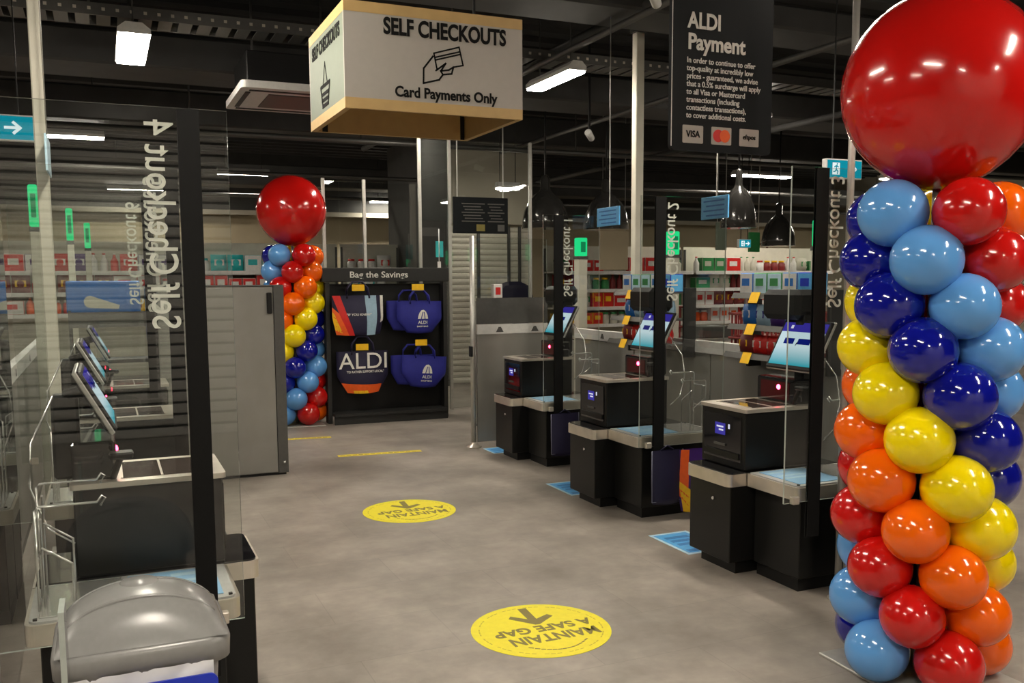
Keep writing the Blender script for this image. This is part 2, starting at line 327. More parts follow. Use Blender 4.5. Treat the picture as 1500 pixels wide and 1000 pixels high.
# ceiling lamps (battens)
def batten(x, y, z, along, label, L=1.2, wd=0.2, rods=True):
    t = thing('ceiling_lamp', label, 'lamp', (x, y, z), 0 if along == 'y' else pi/2, 'linear lamps hung from the ceiling')
    bm = B(); prism(bm, [(-wd/2, 0.0), (wd/2, 0.0), (wd/2, 0.035), (wd/4, 0.08), (-wd/4, 0.08), (-wd/2, 0.035)], -L/2, L/2, 'y'); obj('housing', bm, M['white'], t)
    bobj('diffuser', M['lamp'], t, -wd/2+0.008, wd/2-0.008, -L/2+0.01, L/2-0.01, -0.02, 0.0, bev=0.004)
    if rods:
        for s in (-1, 1):
            bm = B(); tube(bm, [(0, s*L*0.35, 0.08), (0, s*L*0.35, RZ-z)], 0.006, 6); obj('hanger', bm, M['ceil2'], t)
batten(0.295, 7.98, 3.4, 'y', 'bright square looking lamp above the left glass screen', 1.0, 0.23)
batten(3.86, 7.75, 3.4, 'y', 'long bright lamp right of the self checkouts box sign', 0.9, 0.17)
batten(-0.27, 13.0, 3.4, 'x', 'thin lamp right of the left white post beside the exit sign', 0.75, 0.17)
batten(0.76, 19.4, 3.33, 'x', 'lamp seen behind the vertical lettering of the left glass screen')
batten(2.27, 16.4, 3.4, 'x', 'thin lamp left of the far red giant balloon', 0.85)
batten(6.1, 20.2, 3.32, 'x', 'glowing lamp below the box sign over the bag stand')
batten(5.24, 12.0, 2.86, 'x', 'small lamp above the roller shutter', 0.34, 0.12)
batten(10.85, 13.5, 3.4, 'x', 'thin lamp below the payment sign on the right')
for (x, y, n) in ((0.3, 4.4, 'a'), (3.85, 4.4, 'b'), (0.3, 0.9, 'c'), (3.95, 0.9, 'd'), (0.3, -2.6, 'e'), (3.85, -2.6, 'f'), (-3.2, 0.9, 'g'), (-3.2, 4.4, 'h'), (7.5, 0.9, 'i'), (7.6, 4.2, 'j')):
    batten(x, y, 3.4, 'y', 'ceiling lamp over the checkout entrance, above the top of the picture')
for (x, y) in ((13.8, 13.0), (17.5, 17.0), (-4.6, 15.0), (-4.6, 10.6)):  # right pair added behind the balloons to brighten the back wall
    batten(x, y, 3.4, 'x', 'unseen ceiling lamp over the far sales floor')

batten(3.3, 10.3, 3.4, 'y', 'ceiling lamp added out of sight behind the self checkouts box sign', 0.6)  # added to light the bag stand, gate and far balloons
batten(6.9, 8.9, 3.4, 'y', 'ceiling lamp added out of sight behind the payment sign', 0.7)  # added fill for the far sales floor, screened by the sign
# ================================================================== big fixed things at the back
# staff room block with a roller shutter
wr = struct(bobj('wall_room', M['beige'], None, 4.72, 6.12, 13.06, 13.26, 2.42, RZ-0.42))
struct(bobj('wall_room_side', M['ceil2'], None, 4.68, 4.72, 13.0, 16.0, 0, RZ-0.42))
bobj('lintel', M['beige'], wr, 4.72, 6.2, 12.98, 13.06, 2.42, 2.52)
sh = thing('roller_shutter', 'cream roller shutter closed behind the service gate', 'shutter', (5.4, 13.1, 0))
slat_b = None
for i in range(27):
    if slat_b is None:
        bm = B(); prism(bm, [(0, 0), (-0.012, 0.015), (-0.016, 0.045), (-0.008, 0.075), (0, 0.086)], -0.68, 0.7, 'x'); bmesh.ops.recalc_face_normals(bm, faces=bm.faces)
        slat_b = bpy.data.meshes.new('slat'); bm.to_mesh(slat_b); bm.free()
    finish('slat', slat_b, M['shut'], sh, (0, 0, 0.02+0.088*i))
for x in (-0.7, -0.18, 0.32, 0.5, 0.68): bobj('guide', M['dgrey'], sh, x-0.02, x+0.02, -0.05, -0.02, 0, 2.4)
chair = thing('office_chair', 'dark rounded chair back in front of the roller shutter', 'chair', (5.45, 12.3, 0))
bm = B(); prism(bm, [(-0.3, 1.1), (-0.31, 1.34), (-0.24, 1.5), (-0.1, 1.56), (0.1, 1.56), (0.24, 1.5), (0.31, 1.34), (0.3, 1.1), (0.2, 0.8), (-0.2, 0.8)], -0.04, 0.04, 'y'); bmesh.ops.bevel(bm, geom=list(bm.edges), offset=0.015, segments=2, affect='EDGES'); obj('backrest', bm, M['navyd'], chair)
bobj('seat', M['black'], chair, -0.28, 0.28, -0.5, 0.0, 0.52, 0.6, bev=0.03)
bm = B(); tube(bm, [(0, -0.25, 0.1), (0, -0.25, 0.52)], 0.03); obj('column', bm, M['dgrey'], chair)
bm = B()
for k in range(5): tube(bm, [(0, -0.25, 0.1), (0.3*cos(k*1.257), -0.25+0.3*sin(k*1.257), 0.03)], 0.025)
obj('foot_star', bm, M['black'], chair)

# tall framed glass wall behind the bag stand
gw = thing('glass_partition', 'tall framed glass partition behind the bag stand and service gate', 'partition', (0, 10.62, 0))
xs = [2.341, 2.816, 3.494, 3.87, 4.942]
for i, x in enumerate(xs): bobj('mullion', M['alu'], gw, x-0.017, x+0.017, -0.02, 0.02, 0, 2.75 if i < 2 else 3.28)
for a, b, h in ((0, 1, 2.72), (1, 2, 2.72), (2, 3, 3.25), (3, 4, 3.25)): pane('pane', gw, xs[a]+0.018, xs[b]-0.018, -0.006, 0.006, 0.02, h)
bobj('dark_blind', M['ceil2'], gw, 3.512, 3.852, 0.03, 0.06, 2.3, 3.25)
nb = thing('notice_board', 'black notice board with two columns of small print over the gate', 'sign', (4.25, 10.56, 2.37))
bobj('panel', M['slate'], nb, -0.36, 0.36, -0.012, 0.012, -0.22, 0.215, bev=0.004)
for cx, wd in ((-0.1, 0.3), (0.2, 0.22)):
    for k in range(7): bobj('printed_line', M['dgrey'], nb, cx-wd/2+0.02*(k % 3), cx+wd/2-0.025*((k*2) % 3), -0.0155, -0.0125, 0.13-0.035*k, 0.142-0.035*k)
bobj('yellow_square', M['decalink'], nb, -0.06, 0.05, -0.0155, -0.0125, -0.19, -0.11)
bobj('grey_square', M['dgrey'], nb, 0.22, 0.31, -0.0155, -0.0125, -0.19, -0.11)
for x in (-0.3, 0.3): bobj('hanger', M['alu'], nb, x-0.006, x+0.006, -0.006, 0.006, 0.215, RZ-2.37)

# service gate (steel post, grey panel, light strip with small emblems)
gt = thing('service_gate', 'grey metal service gate with pale top strip between bag stand and kiosks', 'gate', (3.17, 8.1, 0))
bm = B(); tube(bm, [(0, 0, 0), (0, 0, 2.0)], 0.024, 12); obj('post', bm, M['alu'], gt)
bm = B(); lathe(bm, [(0.07, 0), (0.07, 0.012), (0.03, 0.03), (0.03, 0.05)], 20); obj('post_foot', bm, M['steel'], gt)
bobj('lock', M['black'], gt, -0.035, -0.012, -0.035, 0.02, 0.87, 0.97, bev=0.004)
bobj('lower_panel', M['grey'], gt, 0.04, 0.78, -0.012, 0.012, 0.05, 1.075)
bobj('top_strip', M['white'], gt, 0.04, 0.78, -0.016, 0.016, 1.08, 1.17)
bobj('upper_panel', M['dgrey'], gt, 0.04, 0.78, -0.008, 0.008, 1.175, 1.42)
pane('glass', gt, 0.045, 0.775, -0.005, 0.005, 1.42, 1.98)
for x in (0.27, 0.64): poly('emblem', M['dgrey'], gt, (x, -0.0165, 1.095), XP, ZP, [(-0.04, 0), (0.04, 0), (0.012, 0.05), (-0.012, 0.05)])
sp = thing('fixed_partition', 'dull grey fixed panel left of the steel gate post', 'panel', (2.98, 9.3, 0))
bobj('panel', M['grey'], sp, 0.68, 1.12, -0.02, 0.02, 0.02, 1.36); bobj('plinth', M['dgrey'], sp, 0.68, 1.12, -0.022, 0.022, 0.0, 0.02)
bxp = thing('leaflet_box', 'small white and red leaflet box on the service gate', 'box', (3.42, 8.1, 1.42))
bobj('carton', M['white'], bxp, -0.045, 0.045, -0.03, 0.03, 0.0, 0.13, bev=0.004); bobj('print', M['red'], bxp, -0.025, 0.025, -0.0325, -0.0302, 0.03, 0.1)

# divider walls behind the kiosk rows
def divider(x, y0, y1, label, side):
    t = thing('divider_wall', label, 'divider', (x, y0, 0)); L = y1-y0; n = int(round(L/1.1))
    for i in range(n):
        a, b = L*i/n, L*(i+1)/n
        bobj('panel', M['grey'], t, -0.02, 0.02, a+0.006, b-0.006, 0.06, 1.015, bev=0.003)
    bobj('plinth', M['dgrey'], t, -0.015, 0.015, 0, L, 0, 0.055)
    bobj('top_strip', M['white'], t, -0.025, 0.025, 0, L, 1.02, 1.115, bev=0.003)
    for i in range(n):
        yy = L*(i+0.5)/n
        poly('emblem', M['dgrey'], t, (side*0.0255, yy, 1.042), YN if side < 0 else YP, ZP, [(-0.035, 0), (0.035, 0), (0.012, 0.045), (-0.012, 0.045)])
    return t
divider(4.25, 3.6, 8.05, 'long grey divider wall with pale emblem strip behind the right kiosks', -1)
divider(-0.52, 3.3, 9.0, 'grey divider wall with pale top strip at the left edge', 1)

# grey cabinet on the left
cb = thing('metal_cabinet', 'tall plain grey metal cabinet left of the far balloon column', 'cabinet', (1.0, 7.62, 0))
bobj('door', M['grey'], cb, -0.62, 0.25, 0.0, 0.02, 0.03, 1.545); bobj('carcass', M['grey'], cb, -0.62, 0.335, 0.022, 0.42, 0.02, 1.55)
bobj('edge_post', M['dgrey'], cb, 0.255, 0.335, -0.01, 0.022, 0.02, 1.555); bobj('base', M['black'], cb, -0.6, 0.32, 0.02, 0.4, 0, 0.02)
bobj('top_trim', M['dgrey'], cb, -0.62, 0.335, -0.005, 0.42, 1.55, 1.56); bobj('handle', M['black'], cb, 0.2, 0.24, -0.03, 0.0, 1.33, 1.5, bev=0.006)
bm = B(); lathe(bm, [(0.012, 0), (0.012, 0.02)], 10, (0.3, -0.02, 0.1)); obj('lock', bm, M['chrome'], cb)

# posts
def post(x, y, wd, z1, label):
    t = thing('ceiling_post', label, 'post', (x, y, 0)); bm = B(); box(bm, -wd/2, wd/2, -wd/2, wd/2, 0, z1, 0.006); obj('shaft', bm, M['cream'], t)
    bobj('foot_plate', M['alu'], t, -wd, wd, -wd, wd, 0, 0.012); bobj('cap', M['ceil2'], t, -wd*0.7, wd*0.7, -wd*0.7, wd*0.7, z1, z1+0.05)
    bobj('hanger', M['ceil2'], t, -0.012, 0.012, -0.012, 0.012, z1+0.05, RZ)
post(-0.285, 6.0, 0.066, 3.9, 'cream square post at far left beside the exit sign')
post(4.47, 7.3, 0.081, 3.77, 'cream square post left of the hanging payment sign')
t = thing('steel_pole', 'slim steel pole rising to the ceiling beside the right balloon column', 'pole', (3.283, 3.43, 0))
bm = B(); tube(bm, [(0, 0, 0), (0, 0, RZ)], 0.017, 12); obj('shaft', bm, M['alu'], t)
bm = B(); lathe(bm, [(0.05, 0), (0.05, 0.01), (0.024, 0.025), (0.024, 0.05)], 16); obj('foot', bm, M['steel'], t)
ep = thing('steel_partition', 'grey metal end panel behind the right balloon column', 'panel', (3.32, 3.40, 0))
bobj('sheet', M['grey'], ep, 0.0, 1.0, -0.012, 0.012, 0.02, 1.28, bev=0.003); bobj('edge_channel', M['alu'], ep, -0.018, 0.0, -0.02, 0.02, 0.0, 1.3)

# far gondola shelves and goods
def pillow(bm, w, d, h):
    n, m_ = 6, 6
    for s in (-1, 1):
        g = [[bm.verts.new((-w/2+w*i/n*1.0, s*(d/2*max(0, (1-(2*i/n-1)**2))**0.5*max(0, (1-(2*j/m_-1)**2))**0.5+0.002), h*j/m_)) for j in range(m_+1)] for i in range(n+1)]
        for i in range(n):
            for j in range(m_): f = bm.faces.new((g[i][j], g[i+1][j], g[i+1][j+1], g[i][j+1])); f.smooth = True
def goods_mesh(kind, w, d, h, mats):
    bm = B()
    if kind == 'box': box(bm, -w/2, w/2, -d/2, d/2, 0, h, 0.006); box(bm, -w*0.3, w*0.24, -d/2-0.003, -d/2, h*0.38, h*0.74)
    elif kind == 'bag': pillow(bm, w, d, h); box(bm, -w*0.3, w*0.3, -d*0.46, -d*0.44, h*0.35, h*0.7)
    elif kind == 'jar': lathe(bm, [(w*0.42, 0), (w*0.45, h*0.05), (w*0.45, h*0.7), (w*0.3, h*0.8), (w*0.3, h*0.83)], 12); k0 = len(bm.faces); lathe(bm, [(w*0.34, h*0.83), (w*0.34, h)], 12)
    else: lathe(bm, [(w*0.4, 0), (w*0.42, h*0.04), (w*0.42, h*0.55), (w*0.16, h*0.78), (w*0.14, h*0.92)], 12); k0 = len(bm.faces); lathe(bm, [(w*0.17, h*0.92), (w*0.17, h)], 12)
    bm.faces.ensure_lookup_table()
    if kind == 'box': k0 = len(bm.faces)-6
    if kind == 'bag': k0 = len(bm.faces)-6
    for i in range(k0, len(bm.faces)): bm.faces[i].material_index = 1
    bmesh.ops.recalc_face_normals(bm, faces=bm.faces)
    me = bpy.data.meshes.new(kind); bm.to_mesh(me); bm.free()
    for x in mats: me.materials.append(x)
    return me
PAL = [('red', 'white'), ('teal', 'white'), ('white', 'teal'), ('yellow', 'red'), ('purple', 'white'), ('green', 'yellow'), ('skyd', 'white'), ('white', 'red'), ('orange', 'white'), ('redd', 'yellow'), ('cream', 'green'), ('pale', 'navy'), ('sky', 'skyw'), ('binblue', 'sky'), ('green', 'skyw')]
KN = {'box': ('carton', 'carton'), 'bag': ('snack_bag', 'bag'), 'jar': ('jar', 'jar'), 'bottle': ('bottle', 'bottle')}
GM = {}
def goods(kind, ci, w, d, h):
    key = (kind, ci, round(w, 2), round(h, 2))
    if key not in GM: GM[key] = goods_mesh(kind, w, d, h, [M[PAL[ci][0]], M[PAL[ci][1]]])
    return GM[key]
CN = {'red': 'red', 'teal': 'teal', 'white': 'white', 'yellow': 'yellow', 'purple': 'purple', 'green': 'green', 'skyd': 'blue', 'orange': 'orange', 'redd': 'dark red', 'cream': 'cream', 'pale': 'pale blue', 'sky': 'sky blue', 'binblue': 'deep blue'}
ORD = ['first', 'second', 'third', 'fourth', 'fifth', 'sixth', 'seventh', 'eighth', 'ninth', 'tenth', 'eleventh', 'twelfth', 'thirteenth', 'fourteenth', 'fifteenth', 'sixteenth', 'seventeenth', 'eighteenth', 'nineteenth', 'twentieth']
def nth(i): return ORD[i] if i < 20 else '%dth' % (i+1)
def gondola(x0, x1, y, label, where, zs, pals, seed):
    R = random.Random(seed)
    t = thing('gondola_shelf', label, 'shelf', ((x0+x1)/2, y, 0)); W = (x1-x0)/2
    bobj('back_panel', M['cream'], t, -W, W, 0.4, 0.43, 0, zs[-1]+0.45); bobj('base', M['dgrey'], t, -W, W, 0, 0.4, 0, 0.14)
    for x in (-W, W-0.03): bobj('upright', M['dgrey'], t, x, x+0.03, 0.36, 0.4, 0.14, zs[-1]+0.4)
    for z in zs:
        bobj('shelf_board', M['white'], t, -W, W, 0.0, 0.4, z-0.03, z); bobj('price_rail', M['white'], t, -W, W, -0.015, 0.0, z-0.055, z+0.005)
    for zi, z in enumerate(zs):
        x = x0+0.04; cnt = 0
        while x < x1-0.3:
            kind = R.choice(['box', 'box', 'bag', 'jar', 'bottle']); ci = R.choice(pals[zi % len(pals)])
            wd = {'box': R.choice([0.2, 0.26, 0.32]), 'bag': 0.24, 'jar': 0.16, 'bottle': 0.13}[kind]; h = {'box': R.choice([0.2, 0.25]), 'bag': 0.26, 'jar': 0.2, 'bottle': 0.27}[kind]
            for rep in range(R.choice([1, 2, 2, 3])):
                if x+wd > x1-0.04: break
                o = finish(KN[kind][0], goods(kind, ci, wd, 0.18, h), None, None, (x+wd/2, y+0.14, z))
                tag(o, '%s %s, %s from left on %s, %s' % (CN[PAL[ci][0]], KN[kind][1], nth(cnt), ('lowest shelf', 'second shelf', 'middle shelf', 'upper shelf', 'top shelf')[5-len(zs)+zi], where), KN[kind][1], 'goods on the ' + where)
                x += wd+0.012; cnt += 1
zs = [1.12, 1.43, 1.74]
gondola(-1.75, 1.28, 15.0, 'white stocked shelf seen through the left glass screen', 'gondola behind the left glass', zs, [[9, 8, 0], [9, 0, 7], [0, 9, 0, 4, 7]], 3)
gondola(1.34, 3.6, 15.0, 'white stocked shelf with teal packs left of the bag stand', 'gondola left of the bag stand', zs, [[7, 10], [7, 2, 8], [1, 2, 1, 2, 3]], 5)
gondola(3.66, 4.66, 15.0, 'short white shelf seen above the bag stand', 'gondola above the bag stand', zs, [[7, 10], [2, 5], [10, 7, 9]], 6)
gondola(7.05, 9.9, 14.2, 'stocked shelf behind the farthest right kiosk', 'gondola behind the farthest kiosk', [0.8, 1.1, 1.41, 1.72], [[3, 5, 10], [10, 7, 3], [10, 5, 9, 7], [10, 7, 11]], 8)
gondola(9.96, 13.2, 14.2, 'stocked shelf behind the nearest right kiosk', 'gondola behind the nearest kiosk', [0.8, 1.1, 1.41, 1.72], [[0, 9, 8], [9, 0, 10], [9, 0, 10], [10, 7, 9]], 9)
text('wall_lettering', 'BEST', 0.5, M['brown'], wb, (16.2, RY1-0.003, 2.2), XP, ZP, bold=0.012)
# pale hanging panels over the far sales floor
for (x, y, z, wd, h, mm, lab) in ((7.3, 12.6, 2.03, 0.5, 0.6, 'tan', 'tan hanging panel under the black dome lamp'), (8.29, 11.2, 2.2, 0.18, 0.4, 'signg', 'narrow grey green hanging panel below the blue notice'), (9.2, 11.6, 2.14, 0.2, 0.3, 'green', 'small green hanging panel left of the distant exit sign')):
    o = thing('hanging_panel', lab, 'sign', (x, y, z)); bobj('board', M[mm], o, -wd/2, wd/2, -0.02, 0.02, -h/2, h/2, bev=0.005)
    for s in (-1, 1): bobj('cord', M['alu'], o, s*wd*0.4-0.004, s*wd*0.4+0.004, -0.004, 0.004, h/2, RZ-z)
# dome pendants
def pendant(x, y, z, r, label):
    t = thing('dome_pendant', label, 'lamp', (x, y, z), group='black dome pendants')
    bm = B(); lathe(bm, [(r, -0.02), (r*0.985, 0.08), (r*0.9, 0.2), (r*0.72, 0.33), (r*0.45, 0.42), (r*0.26, 0.46), (r*0.2, 0.5), (r*0.2, 0.62), (r*0.14, 0.66), (0.02, 0.67)], 28); obj('shade', bm, M['dome'], t)
    bm = B(); tube(bm, [(0, 0, 0.66), (0, 0, RZ-z)], 0.012, 6); obj('cord', bm, M['black'], t)
    bm = B(); lathe(bm, [(0.02, 0.26), (0.05, 0.23), (0.06, 0.18), (0.04, 0.13), (0.0, 0.115)], 14); obj('bulb', bm, M['bulb'], t)
pendant(6.25, 11.0, 2.27, 0.31, 'black dome pendant left of the cream post')
pendant(5.34, 11.0, 2.27, 0.31, 'black dome pendant above the farthest right glass screen')
pendant(6.9, 9.0, 2.2, 0.21, 'black dome pendant behind the blue notice')
pendant(10.0, 12.0, 2.12, 0.27, 'smaller black dome pendant near the teal exit sign')
# lane lights
def lane(x, y, label, z=1.82, wd=0.075, glow=0.27):
    t = thing('lane_light', label, 'lane light', (x, y, 0)); bobj('pole', M['cream'], t, -wd/2, wd/2, -wd/2, wd/2, 0, z, bev=0.005)
    bobj('collar', M['dgrey'], t, -wd*0.55, wd*0.55, -wd*0.55, wd*0.55, z, z+0.03); bobj('green_lamp', M['greenlamp'], t, -wd*0.5, wd*0.5, -wd*0.5, wd*0.5, z+0.03, z+0.03+glow, bev=0.01)
    bobj('number_panel', M['greendim'], t, -wd*0.26, wd*0.26, -wd*0.5-0.003, -wd*0.5-0.0005, z+0.03+glow*0.22, z+0.03+glow*0.78)
    bobj('foot', M['dgrey'], t, -wd, wd, -wd, wd, 0, 0.015)
lane(4.80, 9.0, 'green lane light on cream pole behind the farthest right kiosk', 1.81, 0.11, 0.2)
lane(4.99, 7.5, 'green lane light on cream pole behind the middle glass screen', 1.79, 0.1, 0.22)
lane(4.95, 5.5, 'green lane light on cream pole behind the nearest right glass screen', 1.8, 0.06, 0.2)
lane(-0.40, 7.0, 'added green lane light beside the left cream post', 1.93, 0.06, 0.28)  # left lane lights added, some in place of reflections in the glass
lane(-0.243, 9.0, 'added slim green lane light left of the vertical lettering', 1.92, 0.055, 0.28)
lane(-0.13, 11.0, 'added smallest green lane light left of the vertical lettering', 1.92, 0.06, 0.27)
# manned lanes behind the divider: counters with red basket stacks
def counter(x, y, label):
    t = thing('checkout_counter', label, 'counter', (x, y, 0))
    bobj('body', M['grey'], t, 0, 2.2, 0, 0.7, 0.06, 0.86, bev=0.01); bobj('plinth', M['black'], t, 0.05, 2.15, 0.05, 0.65, 0, 0.06)
    bobj('belt', M['black'], t, 0.05, 1.5, 0.1, 0.6, 0.86, 0.872); bobj('rim', M['steel'], t, 0, 2.2, 0.64, 0.7, 0.86, 0.9)
    bobj('till', M['dgrey'], t, 1.6, 2.1, 0.1, 0.5, 0.86, 1.0, bev=0.01)
counter(5.1, 5.7, 'grey checkout counter behind the nearest kiosk divider'); counter(5.2, 7.7, 'grey checkout counter behind the middle kiosk divider'); counter(5.1, 9.3, 'grey checkout counter beyond the farthest kiosk')
def basket(x, y, z, label, mm):
    t = thing('shopping_basket', label, 'basket', (x, y, z), group='red baskets in a stack')
    bm = B(); prism(bm, rrect(-0.2, 0.2, -0.15, 0.15, 0.04), 0, 0.01)
    for i in range(9): box(bm, -0.2+i*0.048, -0.185+i*0.048, -0.157, -0.15, 0, 0.2); box(bm, -0.2+i*0.048, -0.185+i*0.048, 0.15, 0.157, 0, 0.2)
    for i in range(7): box(bm, -0.207, -0.2, -0.15+i*0.047, -0.135+i*0.047, 0, 0.2); box(bm, 0.2, 0.207, -0.15+i*0.047, -0.135+i*0.047, 0, 0.2)
    obj('tub', bm, M[mm], t)
    bm = B(); tube(bm, [(-0.215, -0.165, 0.2), (0.215, -0.165, 0.2), (0.215, 0.165, 0.2), (-0.215, 0.165, 0.2), (-0.215, -0.165, 0.2)], 0.012, 6); obj('rim', bm, M[mm], t)
    bm = B(); tube(bm, [(-0.2, -0.1, 0.2), (-0.12, -0.02, 0.202), (0.12, -0.02, 0.202), (0.2, -0.1, 0.2)], 0.008, 6); obj('handle', bm, M['black'], t)
for sx, sy, nm in ((5.35, 6.63, 'red basket, %s from bottom of the stack behind the nearest right kiosk'), (5.9, 6.63, 'red basket, %s from bottom of second stack behind nearest right kiosk'), (5.6, 8.7, 'red basket, %s from bottom of the stack behind the middle right kiosk')):
    for k in range(6): basket(sx, sy, 0.0+0.216*k, nm % nth(k), 'redd')

# exit signs
def exit_sign(x, y, z, wd, h, label, face='y'):
    t = thing('exit_sign', label, 'sign', (x, y, z)); bobj('casing', M['white'], t, -wd/2-0.01, wd/2+0.01, 0.0, 0.05, -h/2-0.01, h/2+0.01, bev=0.004)
    bobj('teal_face', M['exitlamp'], t, -wd/2, wd/2, -0.004, -0.0005, -h/2, h/2); s = h/0.2
    bobj('picture_panel', M['exitwhite'], t, -wd*0.36, -wd*0.36+0.11*s, -0.006, -0.0045, -0.07*s, 0.07*s)
    c = -wd*0.36+0.06*s
    stroke('running_figure', M['exitlamp'], t, (c, -0.0062, 0), XP, ZP, [[(-0.03*s, 0.02*s), (0.0, 0.035*s), (0.025*s, 0.02*s)], [(0.0, 0.035*s), (-0.005*s, -0.01*s), (0.02*s, -0.03*s), (0.015*s, -0.06*s)], [(-0.005*s, -0.01*s), (-0.025*s, -0.035*s), (-0.045*s, -0.035*s)], [(0.008*s, 0.05*s), (0.01*s, 0.058*s)]], 0.014*s)
    a = wd*0.22
    stroke('arrow', M['exitwhite'], t, (a, -0.0062, 0), XP, ZP, [[(-0.06*s, 0), (0.045*s, 0)], [(0.005*s, 0.045*s), (0.055*s, 0), (0.005*s, -0.045*s)]], 0.025*s)
    for q in (-0.3, 0.3): bobj('hanger', M['black'], t, q*wd-0.004, q*wd+0.004, 0.02, 0.028, h/2, RZ-z)
exit_sign(-0.585, 7.0, 2.605, 0.42, 0.15, 'lit teal exit sign with running figure and arrow at far left')
exit_sign(5.29, 5.6, 2.43, 0.34, 0.13, 'lit teal exit sign beside the right giant balloon')
exit_sign(8.72, 11.2, 2.1, 0.2, 0.11, 'small distant teal exit sign under the thin lamp')
# small ceiling camera
for (x, y, z, lab) in ((4.9, 9.0, 3.15, 'small white security camera left of the cream post'), (3.55, 5.6, 3.52, 'small white security camera at the top edge between the signs')):
    t = thing('security_camera', lab, 'camera', (x, y, z)); bm = B(); lathe(bm, [(0.035, -0.09), (0.04, 0.05), (0.03, 0.06)], 12); o = obj('body', bm, M['white'], t); o.rotation_euler = (1.2, 0, -0.8)
    bobj('mount', M['black'], t, -0.01, 0.01, -0.01, 0.01, 0.02, RZ-z)
    bm = B(); lathe(bm, [(0.026, -0.1), (0.03, -0.092)], 12); o2 = obj('lens', bm, M['gloss'], t); o2.rotation_euler = (1.2, 0, -0.8)

# ================================================================== self checkout kiosks
def kiosk(s, label, loc):
    K = thing('self_checkout_kiosk', label, 'kiosk', loc, group='self checkout kiosks')
    def bx(name, m, a0, a1, b0, b1, z0, z1, bev=0.0, parent=None): return bobj(name, M[m], parent or K, s*a0, s*a1, b0, b1, z0, z1, bev=bev)
    def pr(name, m, a0, a1, b0, b1, r, z0, z1, corners):
        pts = rrect(a0, a1, b0, b1, r, 6, corners); bm = B(); prism(bm, [(s*x, y) for x, y in pts], z0, z1); return obj(name, bm, M[m], K)
    # bagging table
    bx('table_kick', 'black', 0.07, 0.6, 0.06, 0.385, 0, 0.07)
    bx('table_body', 'char', 0.05, 0.6, 0.035, 0.39, 0.07, 0.488, 0.004)
    tb = pr('table_band', 'steel', 0.0, 0.64, 0.0, 0.39, 0.035, 0.488, 0.555, (1, 1, 0, 0))
    tt = pr('table_top', 'platter', 0.012, 0.628, 0.012, 0.385, 0.03, 0.555, 0.562, (1, 1, 0, 0))
    bx('scale_mat', 'bluetop', 0.05, 0.34, 0.045, 0.36, 0.5625, 0.566, 0.001); bx('scale_plate', 'chrome', 0.36, 0.6, 0.04, 0.36, 0.5625, 0.567, 0.001)
    for q, c, d, e in ((0.07, 0.2, 0.29, 0.325), (0.07, 0.26, 0.22, 0.245), (0.07, 0.3, 0.16, 0.19)): bx('mat_print', 'skyw', q, c, d, e, 0.5662, 0.5668)
    for a, b in ((0.03, 0.03), (0.61, 0.03), (0.61, 0.36)): bx('mat_stud', 'black', a-0.006, a+0.006, b-0.006, b+0.006, 0.5622, 0.568)
    # scanner base
    bx('base_kick', 'black', -0.04, 0.6, 0.43, 0.74, 0, 0.07)
    bx('base_body', 'char', -0.1, 0.6, 0.405, 0.775, 0.07, 0.488, 0.004)
    pr('base_band', 'steel', -0.12, 0.64, 0.398, 0.79, 0.035, 0.488, 0.555, (1, 0, 0, 1))
    pr('base_top', 'gloss', -0.11, 0.63, 0.402, 0.785, 0.03, 0.555, 0.562, (1, 0, 0, 1))
    bm = B(); lathe(bm, [(0.009, 0), (0.009, 0.006)], 12); o = obj('lock', bm, M['chrome'], K, (s*-0.1 + (-s*0.004), 0.55, 0.4)); o.rotation_euler = (0, -s*pi/2, 0)
    # scanner box
    bx('scanner_box', 'char', 0.0, 0.5, 0.42, 0.81, 0.562, 0.878, 0.006)
    bx('front_panel', 'gloss', -0.006, -0.0005, 0.45, 0.78, 0.6, 0.85, 0.002)
    d = bx('card_display', 'uiviolet', -0.008, -0.0065, 0.585, 0.675, 0.735, 0.8)
    for i in range(2): bx('display_text', 'uiwhite', -0.009, -0.0081, 0.6, 0.66-0.02*i, 0.775-0.018*i, 0.784-0.018*i, parent=K)
    bx('indicator', 'uiwhite', -0.009, -0.0066, 0.545, 0.556, 0.775, 0.8); bx('receipt_slot', 'dgrey', -0.012, -0.0065, 0.58, 0.68, 0.675, 0.688)
    bx('lower_ledge', 'char', -0.014, -0.0065, 0.46, 0.77, 0.615, 0.65, 0.003)
    pr('lid_rim', 'steel', -0.012, 0.51, 0.405, 0.822, 0.02, 0.878, 0.897, (1, 1, 1, 1))
    bx('scanner_window', 'tint', 0.07, 0.34, 0.46, 0.77, 0.8972, 0.899)
    for q in (0.07, 0.205, 0.34): bx('window_bar', 'steel', q-0.004, q+0.004, 0.46, 0.77, 0.8972, 0.9)
    tw = bx('scanner_tower', 'gloss', 0.36, 0.5, 0.46, 0.78, 0.898, 1.035, 0.008)
    bx('tower_window', 'redwin', 0.356, 0.3595, 0.5, 0.74, 0.915, 1.015)
    bm = B(); lathe(bm, [(0.0, 0), (0.015, 0.001), (0.011, 0.006), (0.0, 0.009)], 14); o = obj('scan_lamp', bm, M['redlamp'], K, (s*0.3555, 0.585, 0.985)); o.rotation_euler = (0, -s*pi/2, 0)
    # support column, terminal hood and touch screen
    bx('support_column', 'black', 0.47, 0.56, 0.52, 0.6, 0.898, 1.42 if s > 0 else 1.2, 0.01); bx('terminal_hood', 'black', 0.42, 0.62, 0.52, 0.84, 1.36, 1.53, 0.03) if s > 0 else None
    bm = B(); h, wd, th = (0.3 if s > 0 else 0.235), 0.385, 0.035; tl = radians(28); u = Vector((sin(tl), 0, cos(tl))); n = Vector((-cos(tl), 0, sin(tl)))
    o0 = Vector((0.345, 0.31, 1.095))
